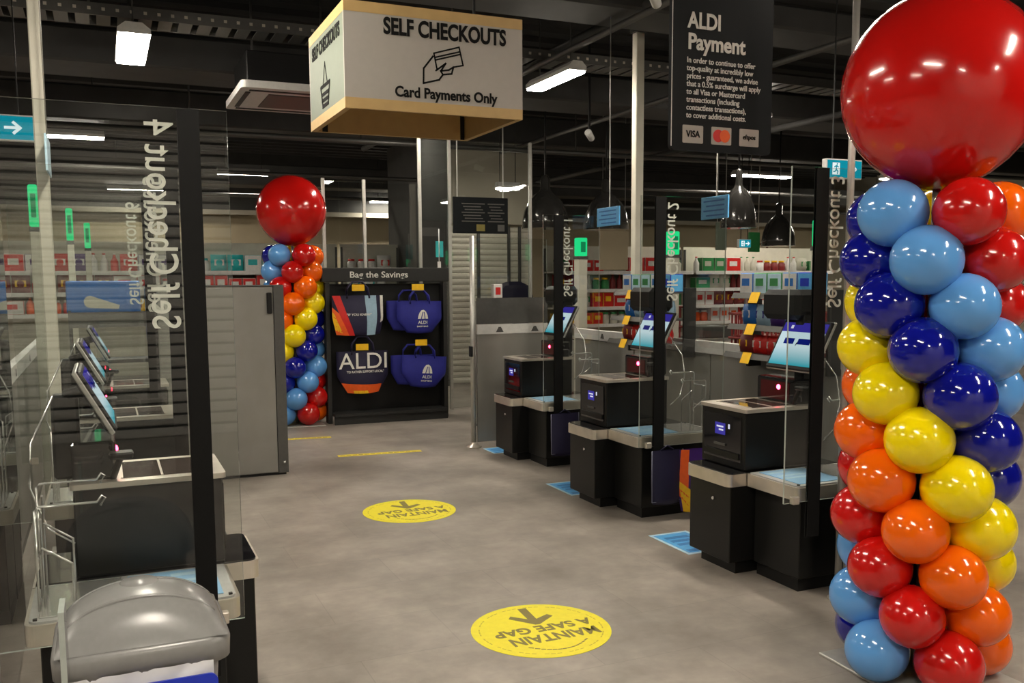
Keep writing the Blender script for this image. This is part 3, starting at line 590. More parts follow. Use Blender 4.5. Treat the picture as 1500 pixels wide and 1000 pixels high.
    def scr(name, m, v0, v1, h0, h1, d0, d1, parent=K, bev=0.0):
        bm = B(); box(bm, d0, d1, v0, v1, h0, h1, bev)
        for v in bm.verts:
            c = v.co.copy(); p = o0 + Vector((0, c.y, 0)) + u*c.z + n*c.x; v.co = (s*p.x, p.y, p.z)
        return obj(name, bm, M[m], parent)
    sc = scr('touch_screen', 'black', 0, wd, 0, h, -th, 0, bev=0.006)
    scr('bezel', 'alu', -0.004, wd+0.004, -0.004, h+0.004, -th*0.8, -th*0.35, sc, 0.003)
    scr('picture', 'screen', 0.018, wd-0.018, 0.022, h-0.075, 0.0003, 0.0012, sc); scr('header', 'uihead', 0.018, wd-0.018, h-0.075, h-0.018, 0.0003, 0.0012, sc)
    scr('button', 'uibtn', wd-0.15, wd-0.07, 0.15, 0.185, 0.0013, 0.0018, sc); scr('button', 'uibtn', wd-0.28, wd-0.18, 0.15, 0.185, 0.0013, 0.0018, sc)
    scr('header_mark', 'uiwhite', wd-0.1, wd-0.08, h-0.055, h-0.035, 0.0013, 0.0018, sc)
    bm = B(); tube(bm, [(s*0.42, 0.5, 1.22), (s*0.5, 0.54, 1.2), (s*0.52, 0.56, 1.1)], 0.025); obj('screen_arm', bm, M['black'], K)
    # card terminal on a stalk beside the table
    bx('pin_pad', 'black', 0.3, 0.38, 0.325, 0.395, 0.99, 1.012, 0.006); bm = B(); tube(bm, [(s*0.34, 0.4, 0.99), (s*0.36, 0.45, 0.93), (s*0.37, 0.47, 0.9)], 0.012); obj('pin_pad_arm', bm, M['black'], K)
    # wire bag holder at the back of the table
    def wire(name, pts, r=0.0042): bm = B(); tube(bm, [(s*p[0], p[1], p[2]) for p in pts], r, 6); return obj(name, bm, M['chrome'], K)
    for b, zt in ((0.1, 0.90), (0.24, 0.945)):
        wire('bag_wire', [(0.6, b, 0.566), (0.6, b, zt-0.01), (0.59, b, zt), (0.42, b, zt), (0.405, b, zt+0.02), (0.395, b, zt+0.012), (0.41, b, zt-0.012)])
        wire('bag_wire', [(0.585, b+0.02, 0.566), (0.585, b+0.02, zt-0.04), (0.585, b, zt-0.04)])
        wire('bag_wire', [(0.585, b, zt-0.13), (0.5, b, zt-0.19), (0.5, b, 0.57)])
    wire('bag_wire', [(0.6, 0.1, 0.86), (0.6, 0.24, 0.86)]); wire('bag_wire', [(0.6, 0.1, 0.72), (0.6, 0.24, 0.72)])
    wire('cable', [(0.55, 0.5, 1.2), (0.62, 0.42, 1.05), (0.63, 0.4, 0.9), (0.58, 0.38, 0.76), (0.5, 0.38, 0.7)], 0.004)
    return K
k1 = kiosk(1, 'nearest black self checkout kiosk on the right, beside the balloon column', (3.11, 3.54, 0))
k2 = copy_tree(k1); k2.location = (3.165, 5.13, 0); k2['label'] = 'middle black self checkout kiosk of the right row, with hanging striped bag'
k3 = copy_tree(k1); k3.location = (3.33, 6.92, 0); k3['label'] = 'farthest black self checkout kiosk of the right row, beside the service gate'
k4 = kiosk(-1, 'nearest self checkout kiosk of the left row, behind the grey bin', (0.37, 3.07, 0))
k5 = copy_tree(k4); k5.location = (0.34, 4.72, 0); k5['label'] = 'second self checkout kiosk of the left row'
k6 = copy_tree(k4); k6.location = (0.37, 6.28, 0); k6['label'] = 'farthest self checkout kiosk of the left row, before the grey cabinet'

def screen(x0, x1, y, sx0, sx1, tx, body, label, z1=2.12, th=0.01):
    t = thing('glass_screen', label, 'glass screen', ((x0+x1)/2, y, 0), group='upright glass screens'); c = (x0+x1)/2
    pane('pane', t, x0-c, x1-c, -th/2, th/2, 0.5, z1)
    bobj('black_upright', M['strip'], t, sx0-c, sx1-c, -th/2-0.004, -th/2-0.0004, 0.32, z1-0.002)
    bobj('black_upright', M['strip'], t, sx0-c, sx1-c, th/2+0.0004, th/2+0.004, 0.32, z1-0.002)
    text('lettering', body, 0.118, M['letter'], t, (tx-c, th/2+0.0006, 1.45), ZP, XP, width=0.63, bold=0.001, ext=0.0006)
    for xx in (x0+0.05, x1-0.09): bobj('clamp', M['steel'], t, xx-c, xx-c+0.04, -0.014, 0.016, 0.492, 0.53, bev=0.003)
    return t
screen(2.985, 3.74, 3.497, 3.13, 3.205, 3.232, 'Self Checkout 3', 'glass screen with black strip beside the right balloon column')
screen(3.143, 3.80, 5.085, 3.25, 3.328, 3.35, 'Self Checkout 2', 'middle glass screen of the right row, lettered with a 2')
screen(3.315, 3.84, 6.87, 3.415, 3.495, 3.51, 'Self Checkout 1', 'farthest glass screen of the right row, by the service gate')
screen(-0.5, 0.374, 3.03, 0.228, 0.292, 0.135, 'Self Checkout 4', 'large left glass screen with black strip behind the grey bin')
screen(-0.5, 0.42, 4.68, 0.28, 0.345, 0.192, 'Self Checkout 5', 'second glass screen of the left row')
screen(-0.5, 0.374, 6.24, 0.24, 0.305, 0.15, 'Self Checkout 6', 'farthest glass screen of the left row')

# blue notices on stands over the divider
for (y0, y1, z, lab) in ((5.36, 5.06, 2.07, 'blue printed notice behind the middle glass screen'), (6.83, 6.47, 2.10, 'blue printed notice under the black dome pendant')):
    t = thing('blue_notice', lab, 'notice', (3.8, (y0+y1)/2, z)); wd = (y0-y1)/2
    bobj('sheet', M['sky'], t, -0.006, 0.006, -wd, wd, -0.075, 0.075, bev=0.002)
    for k in range(4): bobj('printed_line', M['skyd'], t, -0.0075, -0.0062, -wd*0.75, wd*(0.8-0.2*(k % 2)), 0.04-0.032*k, 0.05-0.032*k)
    bm = B(); tube(bm, [(0.01, 0, 0.0), (0.012, 0, 0.07), (0.012, 0, RZ-z)], 0.004, 6); obj('hanging_wire', bm, M['alu'], t)
t = thing('blue_notice', 'narrow blue notice seen edge on beside the left cream post', 'notice', (-0.25, 5.9, 2.3)); bobj('sheet', M['skyw'], t, -0.006, 0.006, -0.2, 0.2, -0.1, 0.1, bev=0.002)
bm = B(); tube(bm, [(0, 0, 0.1), (0, 0, RZ-2.3)], 0.004, 6); obj('hanging_wire', bm, M['alu'], t)

# impulse racks with price tags and packs
def rack(x, y0, y1, where, s=-1):
    t = thing('snack_rack', 'three tier snack rack with yellow price tags %s' % where, 'rack', (x, y0, 0)); L = y1-y0
    for y in (0.0, L-0.02): bobj('side_panel', M['coal'], t, 0.2, 0.31, y, y+0.02, 0.98, 1.52)
    for i, z in enumerate((1.09, 1.28, 1.49)):
        dx = 0.03*i
        bobj('tier', M['dgrey'], t, 0.0+dx, 0.308, 0.02, L-0.02, z-0.012, z, bev=0.002)
        bm = B(); prism(bm, [(-0.018+dx, z-0.03), (-0.012+dx, z-0.032), (0.01+dx, z+0.004), (0.004+dx, z+0.006)], 0.02, L-0.02, 'y'); obj('tag_rail', bm, M['tray'], t)
        for q in (0.66,):
            c = L*q; bm = B(); prism(bm, [(-0.036+dx, z-0.058), (-0.0335+dx, z-0.059), (-0.0035+dx, z+0.012), (-0.006+dx, z+0.013)], c-0.045, c+0.045, 'y'); obj('price_tag', bm, M['yellow'], t)
    return t
def packs(x, y0, n, step, z, kinds, lab, group, h=0.12, wd=0.1, d=0.1):
    for i in range(n):
        kind, ci = kinds[i % len(kinds)]
        o = finish({'box': 'carton', 'bag': 'snack_bag', 'bottle': 'bottle', 'jar': 'jar'}[kind], goods(kind, ci, wd, d, h), None, None, (x, y0+step*i, z)); o.rotation_euler = (0, 0, -pi/2)
        tag(o, CN[PAL[ci][0]] + ' ' + lab % nth(n-1-i), {'box': 'carton', 'bag': 'snack bag', 'bottle': 'bottle', 'jar': 'jar'}[kind], group)
for (x, y0, y1, wh, gr) in ((3.92, 4.45, 5.25, 'behind the nearest right kiosk', 'rack behind the nearest kiosk'), (3.92, 6.02, 6.86, 'behind the middle right kiosk', 'rack behind the middle kiosk')):
    rack(x, y0, y1, wh)
    packs(x+0.15, y0+0.1, 5, 0.145, 1.49, [('box', 13), ('box', 6), ('box', 14), ('box', 14), ('box', 6)], 'carton, %s from left on top tier, ' + gr, 'cartons on the top tier of the ' + gr, 0.14, 0.14, 0.12)
    packs(x+0.13, y0+0.1, 5, 0.145, 1.28, [('bag', 11), ('bag', 6), ('bag', 4)], 'snack bag, %s from left on middle tier, ' + gr, 'bags on the middle tier of the ' + gr, 0.14, 0.135, 0.08)
    packs(x+0.11, y0+0.1, 5, 0.145, 1.09, [('bag', 0), ('bag', 9), ('bag', 0)], 'snack bag, %s from left on lowest tier, ' + gr, 'bags on the lowest tier of the ' + gr, 0.125, 0.14, 0.08)
# left end rack: blue multipacks and pale bags for a reflection
lr = thing('end_rack', 'dark end rack with blue packs beyond the left kiosks', 'rack', (0.15, 8.3, 0))
for x in (-0.42, 0.4): bobj('side_panel', M['dgrey'], lr, x, x+0.02, 0.0, 0.3, 0, 1.36)
for z in (0.5, 0.95, 1.34): bobj('shelf_board', M['black'], lr, -0.4, 0.4, 0, 0.3, z-0.03, z)
bobj('shelf_front', M['dgrey'], lr, -0.42, 0.42, -0.02, 0.0, 1.22, 1.345)
bl = thing('blue_multipack', 'wide blue carton with cone picture on the left end rack', 'carton', (0.02, 8.42, 1.34))
bobj('carton', M['skyd'], bl, -0.3, 0.26, -0.1, 0.1, 0, 0.26, bev=0.008)
bm = B(); prism(bm, [(-0.12+0.05*cos(a*pi/8), 0.09+0.05*sin(a*pi/8)) for a in range(4, 13)] + [(0.09, 0.03), (0.1, 0.06)], -0.104, -0.1005, 'y'); obj('cone_print', bm, M['cream'], bl)
b2 = thing('blue_multipack', 'small light blue carton at the right end of the left end rack', 'carton', (0.42, 8.42, 1.34)); bobj('carton', M['sky'], b2, -0.1, 0.1, -0.09, 0.09, 0, 0.2, bev=0.008); bobj('print', M['skyw'], b2, -0.06, 0.06, -0.093, -0.0902, 0.06, 0.13)

# ================================================================== bags
def bag(x, y, z, wd, h, d, m, label, prints=(), rz=0.0, flare=0.82, handle=True, group=None, texts=(), knock=0.12, hm=None):
    t = thing('shopping_bag', label, 'bag', (x, y, z), rz, group)
    def S(u_, v_, off=0.0):                    # u -1..1, v 0..1 (bottom to top)
        k = (flare + (1-flare)*min(1, v_/0.42)); W = wd/2*k
        bul = d*(1-0.85*u_*u_)*(0.55+0.45*sin(pi*min(1, v_+0.12)))
        return (W*u_, -bul-off, h*v_ + 0.02*wd*(u_*u_)*(1-v_))
    def grid(name, q, mm, off, parent, n=8, back=False):
        bm = B(); g = []
        for i in range(n+1):
            row = []
            for j in range(n+1):
                a, b = i/n, j/n
                u_ = (1-a)*(1-b)*q[0][0]+a*(1-b)*q[1][0]+a*b*q[2][0]+(1-a)*b*q[3][0]; v_ = (1-a)*(1-b)*q[0][1]+a*(1-b)*q[1][1]+a*b*q[2][1]+(1-a)*b*q[3][1]
                p = S(u_, v_, off); row.append(bm.verts.new(p))
            g.append(row)
        for i in range(n):
            for j in range(n): f = bm.faces.new((g[i][j], g[i+1][j], g[i+1][j+1], g[i][j+1])); f.smooth = True
        if back:
            gb = [[bm.verts.new((v.co.x, -v.co.y*0.6, v.co.z)) for v in row] for row in g]
            for i in range(n):
                for j in range(n): f = bm.faces.new((gb[i][j+1], gb[i+1][j+1], gb[i+1][j], gb[i][j])); f.smooth = True
            for i in range(n):
                bm.faces.new((g[i][0], gb[i][0], gb[i+1][0], g[i+1][0])); bm.faces.new((g[0][i], g[0][i+1], gb[0][i+1], gb[0][i])); bm.faces.new((g[n][i], gb[n][i], gb[n][i+1], g[n][i+1]))
        me = bpy.data.meshes.new(name); bmesh.ops.recalc_face_normals(bm, faces=bm.faces); bm.to_mesh(me); bm.free()
        return finish(name, me, M[mm], parent)
    bd = grid('bag_body', [(-1, 0), (1, 0), (1, 1), (-1, 1)], m, 0.0, t, 10, True)
    for nm, mm, q in prints: grid(nm, q, mm, 0.0025, bd, 6)
    if handle:
        for yy in (-d*0.55, d*0.3):
            bm = B(); tube(bm, [(-wd*0.22, yy, h*0.93), (-wd*0.2, yy*0.7, h*1.18), (-wd*0.1, yy*0.4, h*1.34), (wd*0.1, yy*0.4, h*1.34), (wd*0.2, yy*0.7, h*1.18), (wd*0.22, yy, h*0.93)], 0.011, 6); obj('handle', bm, M[hm or m], t)
    for (body, sz, u_, v_, mm, wdt) in texts:
        p = S(u_, v_, 0.004); text('print_lettering', body, sz, M[mm], bd, p, XP, ZP, width=wdt, align='CENTER', bold=0.0006, ext=0.0006)
    return t, bd, S
def mountain(bd, S, u_, v_, k):              # pale rounded emblem with stripes
    p = S(u_, v_, 0.004)
    poly('emblem', M['chalk'], bd, p, XP, ZP, [(-0.075*k, 0), (0.075*k, 0), (0.068*k, 0.05*k), (0.045*k, 0.1*k), (0.015*k, 0.125*k), (-0.02*k, 0.12*k), (-0.05*k, 0.085*k), (-0.068*k, 0.04*k)], 0.001)
    stroke('emblem_stripe', M['navy'], bd, (p[0], p[1]-0.0011, p[2]), XP, ZP, [[(-0.025*k, 0), (0.0, 0.09*k)], [(0.03*k, 0), (0.02*k, 0.09*k)]], 0.012*k, 0.0008)
# display stand
st = thing('bag_display_stand', 'black bag display stand with header board at the end of the aisle', 'display stand', (2.93, 10.12, 0), -0.03)
bobj('back_panel', M['black'], st, -0.66, 0.66, 0.12, 0.14, 0.1, 1.55); bobj('side_post', M['coal'], st, -0.7, -0.655, -0.02, 0.14, 0, 1.57); bobj('side_post', M['coal'], st, 0.655, 0.7, -0.02, 0.14, 0, 1.57)
bobj('header_board', M['coal'], st, -0.74, 0.72, -0.04, 0.14, 1.575, 1.73, bev=0.006); bobj('base_shelf', M['coal'], st, -0.655, 0.655, -0.16, 0.12, 0.09, 0.12); bobj('base_front', M['coal'], st, -0.655, 0.655, -0.14, -0.12, 0, 0.09)
text('header_lettering', 'Bag the Savings', 0.095, M['chalk'], st, (-0.1, -0.041, 1.622), XP, ZP, width=0.66, align='CENTER', bold=0.0012)
for (x, z) in ((-0.36, 1.475), (0.32, 1.475), (-0.33, 0.82), (0.35, 0.85)):
    bm = B(); tube(bm, [(x, 0.12, z), (x, -0.1, z), (x, -0.12, z+0.03)], 0.008, 6); obj('hook', bm, M['black'], st); bobj('hook_ticket', M['yellow'], st, x-0.07, x+0.07, -0.135, -0.128, z+0.0, z+0.07, bev=0.002)
Y0 = 10.02
stripes = [('orange_stripe', 'orange', [(-1, 0), (-0.45, 0), (-0.75, 0.55), (-1, 0.7)]), ('red_stripe', 'red', [(-0.45, 0), (-0.2, 0), (-0.7, 1), (-1, 1)]), ('yellow_stripe', 'yellow', [(-1, 0.12), (-0.72, 0.05), (-0.9, 0.5), (-1, 0.6)]), ('pale_stripe', 'pale', [(0.35, 0.0), (0.75, 0.0), (0.72, 1), (0.25, 1)]), ('white_edge', 'chalk', [(0.9, 0.3), (1.0, 0.35), (1, 1), (0.88, 1)])]
bag(2.56, Y0, 0.985, 0.57, 0.44, 0.07, 'navyd', 'navy tote with orange and pale blue stripes, upper left on the stand', stripes, flare=0.86, texts=[('"IF YOU KNEW"', 0.035, 0.0, 0.5, 'chalk', 0.28)])
low = [('orange_base', 'orange', [(-0.98, 0), (0.98, 0), (0.9, 0.2), (-1, 0.24)]), ('yellow_base', 'yellow', [(-0.6, 0), (0.3, 0), (0.2, 0.07), (-0.6, 0.07)])]
bag(2.6, Y0, 0.34, 0.58, 0.47, 0.07, 'navyd', 'navy tote with big white letters and orange base, lower left on the stand', low, flare=0.62, texts=[('ALDI', 0.25, 0.0, 0.6, 'chalk', 0.54), ('"I\'D RATHER SUPPORT LOCAL"', 0.035, 0.05, 0.5, 'chalk', 0.42)])
for (x, z, lab, a) in ((3.27, 0.99, 'blue tote with white emblem, upper right on the stand', 0.0), (3.3, 0.37, 'blue tote with white emblem, lower right on the stand', 0.12)):
    t_, bd_, S_ = bag(x, Y0, z, 0.53, 0.36, 0.07, 'navy', lab, flare=0.56, rz=0.0, texts=[('ALDI', 0.05, 0.08, 0.3, 'chalk', 0.11), ('SHOP BAG', 0.022, 0.08, 0.2, 'chalk', 0.13)])
    mountain(bd_, S_, 0.08, 0.46, 0.8); t_.rotation_euler = (0, a*0.6, 0)
t2, bd2, S2 = bag(3.16, Y0+0.08, 1.02, 0.5, 0.34, 0.03, 'navy', 'second blue tote hanging behind the upper right one', flare=0.7)
t2, bd2, S2 = bag(3.2, Y0+0.08, 0.4, 0.5, 0.34, 0.03, 'navy', 'second blue tote hanging behind the lower right one', flare=0.7)
pw = thing('wire_ticket', 'white ticket on a stem standing above the bag stand header', 'ticket', (3.53, 10.05, 1.73)); bobj('ticket', M['white'], pw, -0.02, 0.02, -0.003, 0.003, 0.0, 0.07); bm = B(); tube(bm, [(0, 0, 0.07), (0, 0, 0.44)], 0.006, 6); obj('stem', bm, M['white'], pw); bobj('card', M['teal'], pw, -0.04, 0.05, -0.003, 0.003, 0.12, 0.3)
# bags hung under the tables of the right kiosks
def hung(x, y, label, m, wd=0.26, h=0.36, prints=(), rz=0.0):
    t_, bd_, S_ = bag(x, y, 0.115, wd, h, 0.035, m, label, prints, rz, flare=0.9, handle=False)
    bm = B(); tube(bm, [(-wd/2, -0.005, h), (-wd/2, -0.01, 0.02), (wd/2, -0.01, 0.02), (wd/2, -0.005, h)], 0.003, 6); obj('piping', bm, M['fabric'], t_)
    bm = B(); tube(bm, [(-wd*0.2, 0, h), (0, 0, h+0.03), (wd*0.2, 0, h)], 0.006, 6); obj('handle', bm, M[m], t_)
hung(3.345, 5.06, 'dark navy bag hung under the middle kiosk table', 'navyd', 0.24)
bag(3.545, 5.04, 0.05, 0.24, 0.42, 0.05, 'purple', 'striped orange and yellow bag hung beside the middle kiosk', [('orange_stripe', 'orange', [(-1, 0.25), (-0.55, 0.1), (-0.4, 1), (-0.85, 1)]), ('yellow_stripe', 'yellow', [(-0.9, 0), (0.0, 0), (-0.3, 0.35), (-0.95, 0.5)]), ('red_stripe', 'red', [(0.0, 0), (0.5, 0), (0.0, 0.4), (-0.3, 0.35)])], rz=-0.15, flare=0.75, handle=False)
hung(3.5, 6.84, 'dark navy bag hung under the farthest kiosk table', 'navyd', 0.26); hung(3.42, 3.46, 'dark bag hung under the nearest right kiosk table', 'strip', 0.2)
pb = thing('reflection_bags', 'pale lavender bags in place of a reflection at the left end rack', 'bag', (0.46, 8.27, 0.9))  # bags modelled in place of a grey lavender reflection
bm = B()
g = [[bm.verts.new((-0.14+0.28*i/8+0.01*sin(j), -0.02-0.012*sin(i*1.6+j*0.7), 0.46*j/8)) for j in range(9)] for i in range(9)]
gb = [[bm.verts.new((v.co.x, 0.01, v.co.z)) for v in r_] for r_ in g]
for i in range(8):
    for j in range(8):
        for q in (g, gb): f = bm.faces.new((q[i][j], q[i+1][j], q[i+1][j+1], q[i][j+1])); f.smooth = True
for i in range(8): bm.faces.new((g[i][0], g[i+1][0], gb[i+1][0], gb[i][0])); bm.faces.new((g[i][8], gb[i][8], gb[i+1][8], g[i+1][8])); bm.faces.new((g[0][i], gb[0][i], gb[0][i+1], g[0][i+1])); bm.faces.new((g[8][i], g[8][i+1], gb[8][i+1], gb[8][i]))
obj('film', bm, M['lav'], pb); bobj('hanging_bar', M['white'], pb, -0.15, 0.15, -0.035, 0.02, 0.46, 0.475)
for x in (-0.1, 0.1):
    bm = B(); tube(bm, [(x-0.03, -0.01, 0.475), (x-0.02, 0.0, 0.55), (x+0.02, 0.0, 0.55), (x+0.03, -0.01, 0.475)], 0.01, 6); obj('handle', bm, M['lav'], pb)

# ================================================================== hanging signs
sg = thing('box_sign', 'white box sign with wooden edges reading self checkouts hanging above the aisle', 'sign', (1.53, 4.74, 2.4))
w_, d_, h_ = 0.455, 0.39, 0.49
for a in ((-w_, w_, -d_, -d_+0.018), (-w_, w_, d_-0.018, d_)):
    bobj('wood_rail', M['wood'], sg, *a, 0.0, 0.05); bobj('wood_rail', M['wood'], sg, *a, h_-0.05, h_)
for a in ((-w_, -w_+0.018, -d_+0.018, d_-0.018), (w_-0.018, w_, -d_+0.018, d_-0.018)):
    bobj('wood_rail', M['wood'], sg, *a, 0.0, 0.05); bobj('wood_rail', M['wood'], sg, *a, h_-0.05, h_)
bobj('face_panel', M['signw'], sg, -w_, w_, -d_+0.001, -d_+0.014, 0.05, h_-0.05); bobj('face_panel', M['signw'], sg, -w_, w_, d_-0.014, d_-0.001, 0.05, h_-0.05)
sp_ = bobj('side_panel', M['signg'], sg, -w_+0.001, -w_+0.014, -d_+0.014, d_-0.014, 0.05, h_-0.05); bobj('side_panel', M['signg'], sg, w_-0.014, w_-0.001, -d_+0.014, d_-0.014, 0.05, h_-0.05)
bobj('top_board', M['wood'], sg, -w_+0.018, w_-0.018, -d_+0.018, d_-0.018, h_-0.07, h_-0.055)
bobj('inner_board', M['wood'], sg, -w_+0.018, w_-0.018, d_-0.03, d_-0.018, 0.0, h_-0.075); bobj('inner_board', M['wood'], sg, w_-0.03, w_-0.018, -d_+0.018, d_-0.032, 0.0, h_-0.075)
bobj('inner_board', M['wood'], sg, -w_+0.018, -w_+0.03, -d_+0.018, d_-0.032, 0.0, h_-0.075)
bobj('strap', M['black'], sg, 0.4, 0.424, d_-0.034, d_-0.0305, 0.0, 0.36); bobj('strap', M['black'], sg, -0.4, -0.37, d_-0.034, d_-0.0305, 0.0, 0.36)
text('headline', 'SELF CHECKOUTS', 0.105, M['ink'], sg, (0.05, -d_+0.0005, 0.355), XP, ZP, width=0.63, align='CENTER', bold=0.0035)
text('subline', 'Card Payments Only', 0.068, M['ink'], sg, (0.05, -d_+0.0005, 0.07), XP, ZP, width=0.53, align='CENTER', bold=0.002)
o_ = (0.03, -d_+0.0005, 0.24)
stroke('card_drawing', M['ink'], sg, o_, XP, ZP, [[(-0.045, 0.045), (0.085, 0.085), (0.105, 0.0), (0.055, -0.012)], [(-0.045, 0.045), (-0.03, -0.03)], [(-0.04, 0.026), (0.09, 0.064)], [(-0.037, 0.014), (0.092, 0.052)]], 0.0075)
stroke('hand_drawing', M['ink'], sg, o_, XP, ZP, [[(-0.05, 0.03), (-0.098, -0.03), (-0.1, -0.1), (-0.02, -0.078), (0.0, -0.052), (0.045, -0.045)], [(-0.035, -0.035), (0.015, 0.002), (-0.01, -0.035), (0.03, -0.028), (0.055, -0.012)], [(0.0, -0.052), (-0.012, -0.035)], [(0.045, -0.045), (0.055, -0.012)]], 0.0085)
xs_ = -w_+0.0005
text('side_headline', 'SELF CHECKOUTS', 0.09, M['ink'], sg, (xs_, 0.0, 0.35), YN, ZP, width=0.62, align='CENTER', bold=0.003)
stroke('basket_drawing', M['ink'], sg, (xs_, 0.02, 0.17), YN, ZP, [[(-0.1, 0.01), (0.1, 0.01)], [(-0.085, -0.03), (0.085, -0.03)], [(-0.075, -0.06), (0.075, -0.06)], [(-0.065, -0.088), (0.065, -0.088)], [(-0.1, 0.01), (-0.06, -0.09)], [(0.1, 0.01), (0.06, -0.09)]], 0.018)
stroke('basket_handle', M['ink'], sg, (xs_, 0.02, 0.17), YN, ZP, [[(-0.05, 0.01), (0.0, 0.12), (0.05, 0.01)]], 0.01)
for x in (-0.35, 0.35): bobj('suspension', M['black'], sg, x-0.006, x+0.006, -0.006, 0.006, h_-0.02, RZ-2.4)
# payment sign
ps = thing('payment_sign', 'black hanging payment sign with white lettering and card logos', 'sign', (2.945, 4.0, 2.24))
bm = B(); prism(bm, rrect(-0.312, 0.312, 0.0, 0.86, 0.025), -0.012, 0.012, 'y'); obj('board', bm, M['slate'], ps)
stroke('board_edge', M['chalk'], ps, (-0.309, -0.0125, 0.02), XP, ZP, [[(0, 0), (0, 0.82)]], 0.004)
fy = -0.0125
text('title', 'ALDI', 0.108, M['chalk'], ps, (-0.218, fy, 0.603), XP, ZP, width=0.2, bold=0.003)
text('title', 'Payment', 0.108, M['chalk'], ps, (-0.218, fy, 0.5), XP, ZP, width=0.35, bold=0.003)
para = 'In order to continue to offer\ntop-quality at incredibly low\nprices - guaranteed, we advise\nthat a 0.5% surcharge will apply\nto all Visa or Mastercard\ntransactions (including\ncontactless transactions),\nto cover additional costs.'
text('paragraph', para, 0.0385, M['chalk'], ps, (-0.222, fy, 0.433), XP, ZP, width=0.46, bold=0.0004, spacing=1.0)
for i, x in enumerate((-0.18, -0.005, 0.17)):
    bm = B(); prism(bm, rrect(x-0.062, x+0.062, 0.038, 0.126, 0.006), fy-0.0015, fy, 'y'); lg = obj('logo_card', bm, M['signw'], ps)
    q = fy-0.0016
    if i == 0: text('logo_lettering', 'VISA', 0.045, M['ink'], ps, (x, q, 0.068), XP, ZP, width=0.085, align='CENTER', bold=0.001)
    elif i == 1:
        for dx, mm in ((-0.02, 'red'), (0.02, 'orange')): poly('logo_disc', M[mm], ps, (x+dx, q-(0.0014 if dx > 0 else 0), 0.082), XP, ZP, [(0.032*cos(a*pi/10), 0.032*sin(a*pi/10)) for a in range(20)])
    else: text('logo_lettering', 'eftpos', 0.034, M['ink'], ps, (x, q, 0.074), XP, ZP, width=0.08, align='CENTER', bold=0.0006)
for x in (-0.26, 0.26): bobj('suspension', M['black'], ps, x-0.005, x+0.005, -0.004, 0.004, 0.84, RZ-2.24)

# ================================================================== balloon columns
def balloon_mesh(r):
    bm = B(); prof = []
    for i in range(17):
        a = pi*i/16; rr = r*sin(a); zz = -r*cos(a)*1.04
        if zz < 0: rr *= 1-0.10*(zz/r)**2
        prof.append((max(rr, 0.0), zz))
    lathe(bm, prof, 28); bmesh.ops.remove_doubles(bm, verts=bm.verts, dist=1e-5); bmesh.ops.recalc_face_normals(bm, faces=bm.faces)
    for f in bm.faces: f.smooth = True
    me = bpy.data.meshes.new('balloon'); bm.to_mesh(me); bm.free(); return me
BM = {}
ORDER = ['blue', 'red', 'orange', 'yellow', 'navy']
def column(x, y, z_top, step, n, th0, dth, R, r, big, zbig, label, seed):
    t = thing('balloon_column', label, 'balloon column', (x, y, 0)); rd = random.Random(seed)
    va = math.atan2(-y, -x)                          # direction towards the camera
    for k in range(n):
        for c in range(5):
            key = (ORDER[c], r)
            if key not in BM: BM[key] = balloon_mesh(r); BM[key].materials.append(BC[ORDER[c]])
            th = va + radians(th0 + dth*k + 72*c) ; rr = R*(1+rd.uniform(-0.03, 0.03))
            o = finish('balloon', BM[key], None, t, (rr*cos(th), rr*sin(th), z_top-step*k+rd.uniform(-0.006, 0.006)))
            s = 1+rd.uniform(-0.04, 0.03); o.scale = (s, s, s*1.0)
            # knot end points to the column axis
            o.rotation_euler = Vector((cos(th), sin(th), 0.0)).to_track_quat('Z', 'Y').to_euler()
    bm = B(); tube(bm, [(0, 0, 0.0), (0, 0, zbig-big)], 0.015, 10); obj('pole', bm, M['alu'], t)
    me = balloon_mesh(big); me.materials.append(BC['red']); o = finish('giant_balloon', me, None, t, (0, 0, zbig)); o.scale = (1, 1, 0.99)
    bm = B(); box(bm, -0.27, 0.27, -0.27, 0.27, 0, 0.012, 0.003); o = obj('base_plate', bm, M['plate'], t); o.rotation_euler = (0, 0, -0.04)
    return t
column(2.975, 2.655, 1.835, 0.171, 11, -42, 36, 0.222, 0.127, 0.365, 2.305, 'tall spiral balloon column with giant red balloon in the right foreground', 1)
column(1.915, 10.28, 1.86, 0.172, 11, -38, -36, 0.215, 0.125, 0.375, 2.345, 'distant spiral balloon column with red giant balloon beside the bag stand', 2)

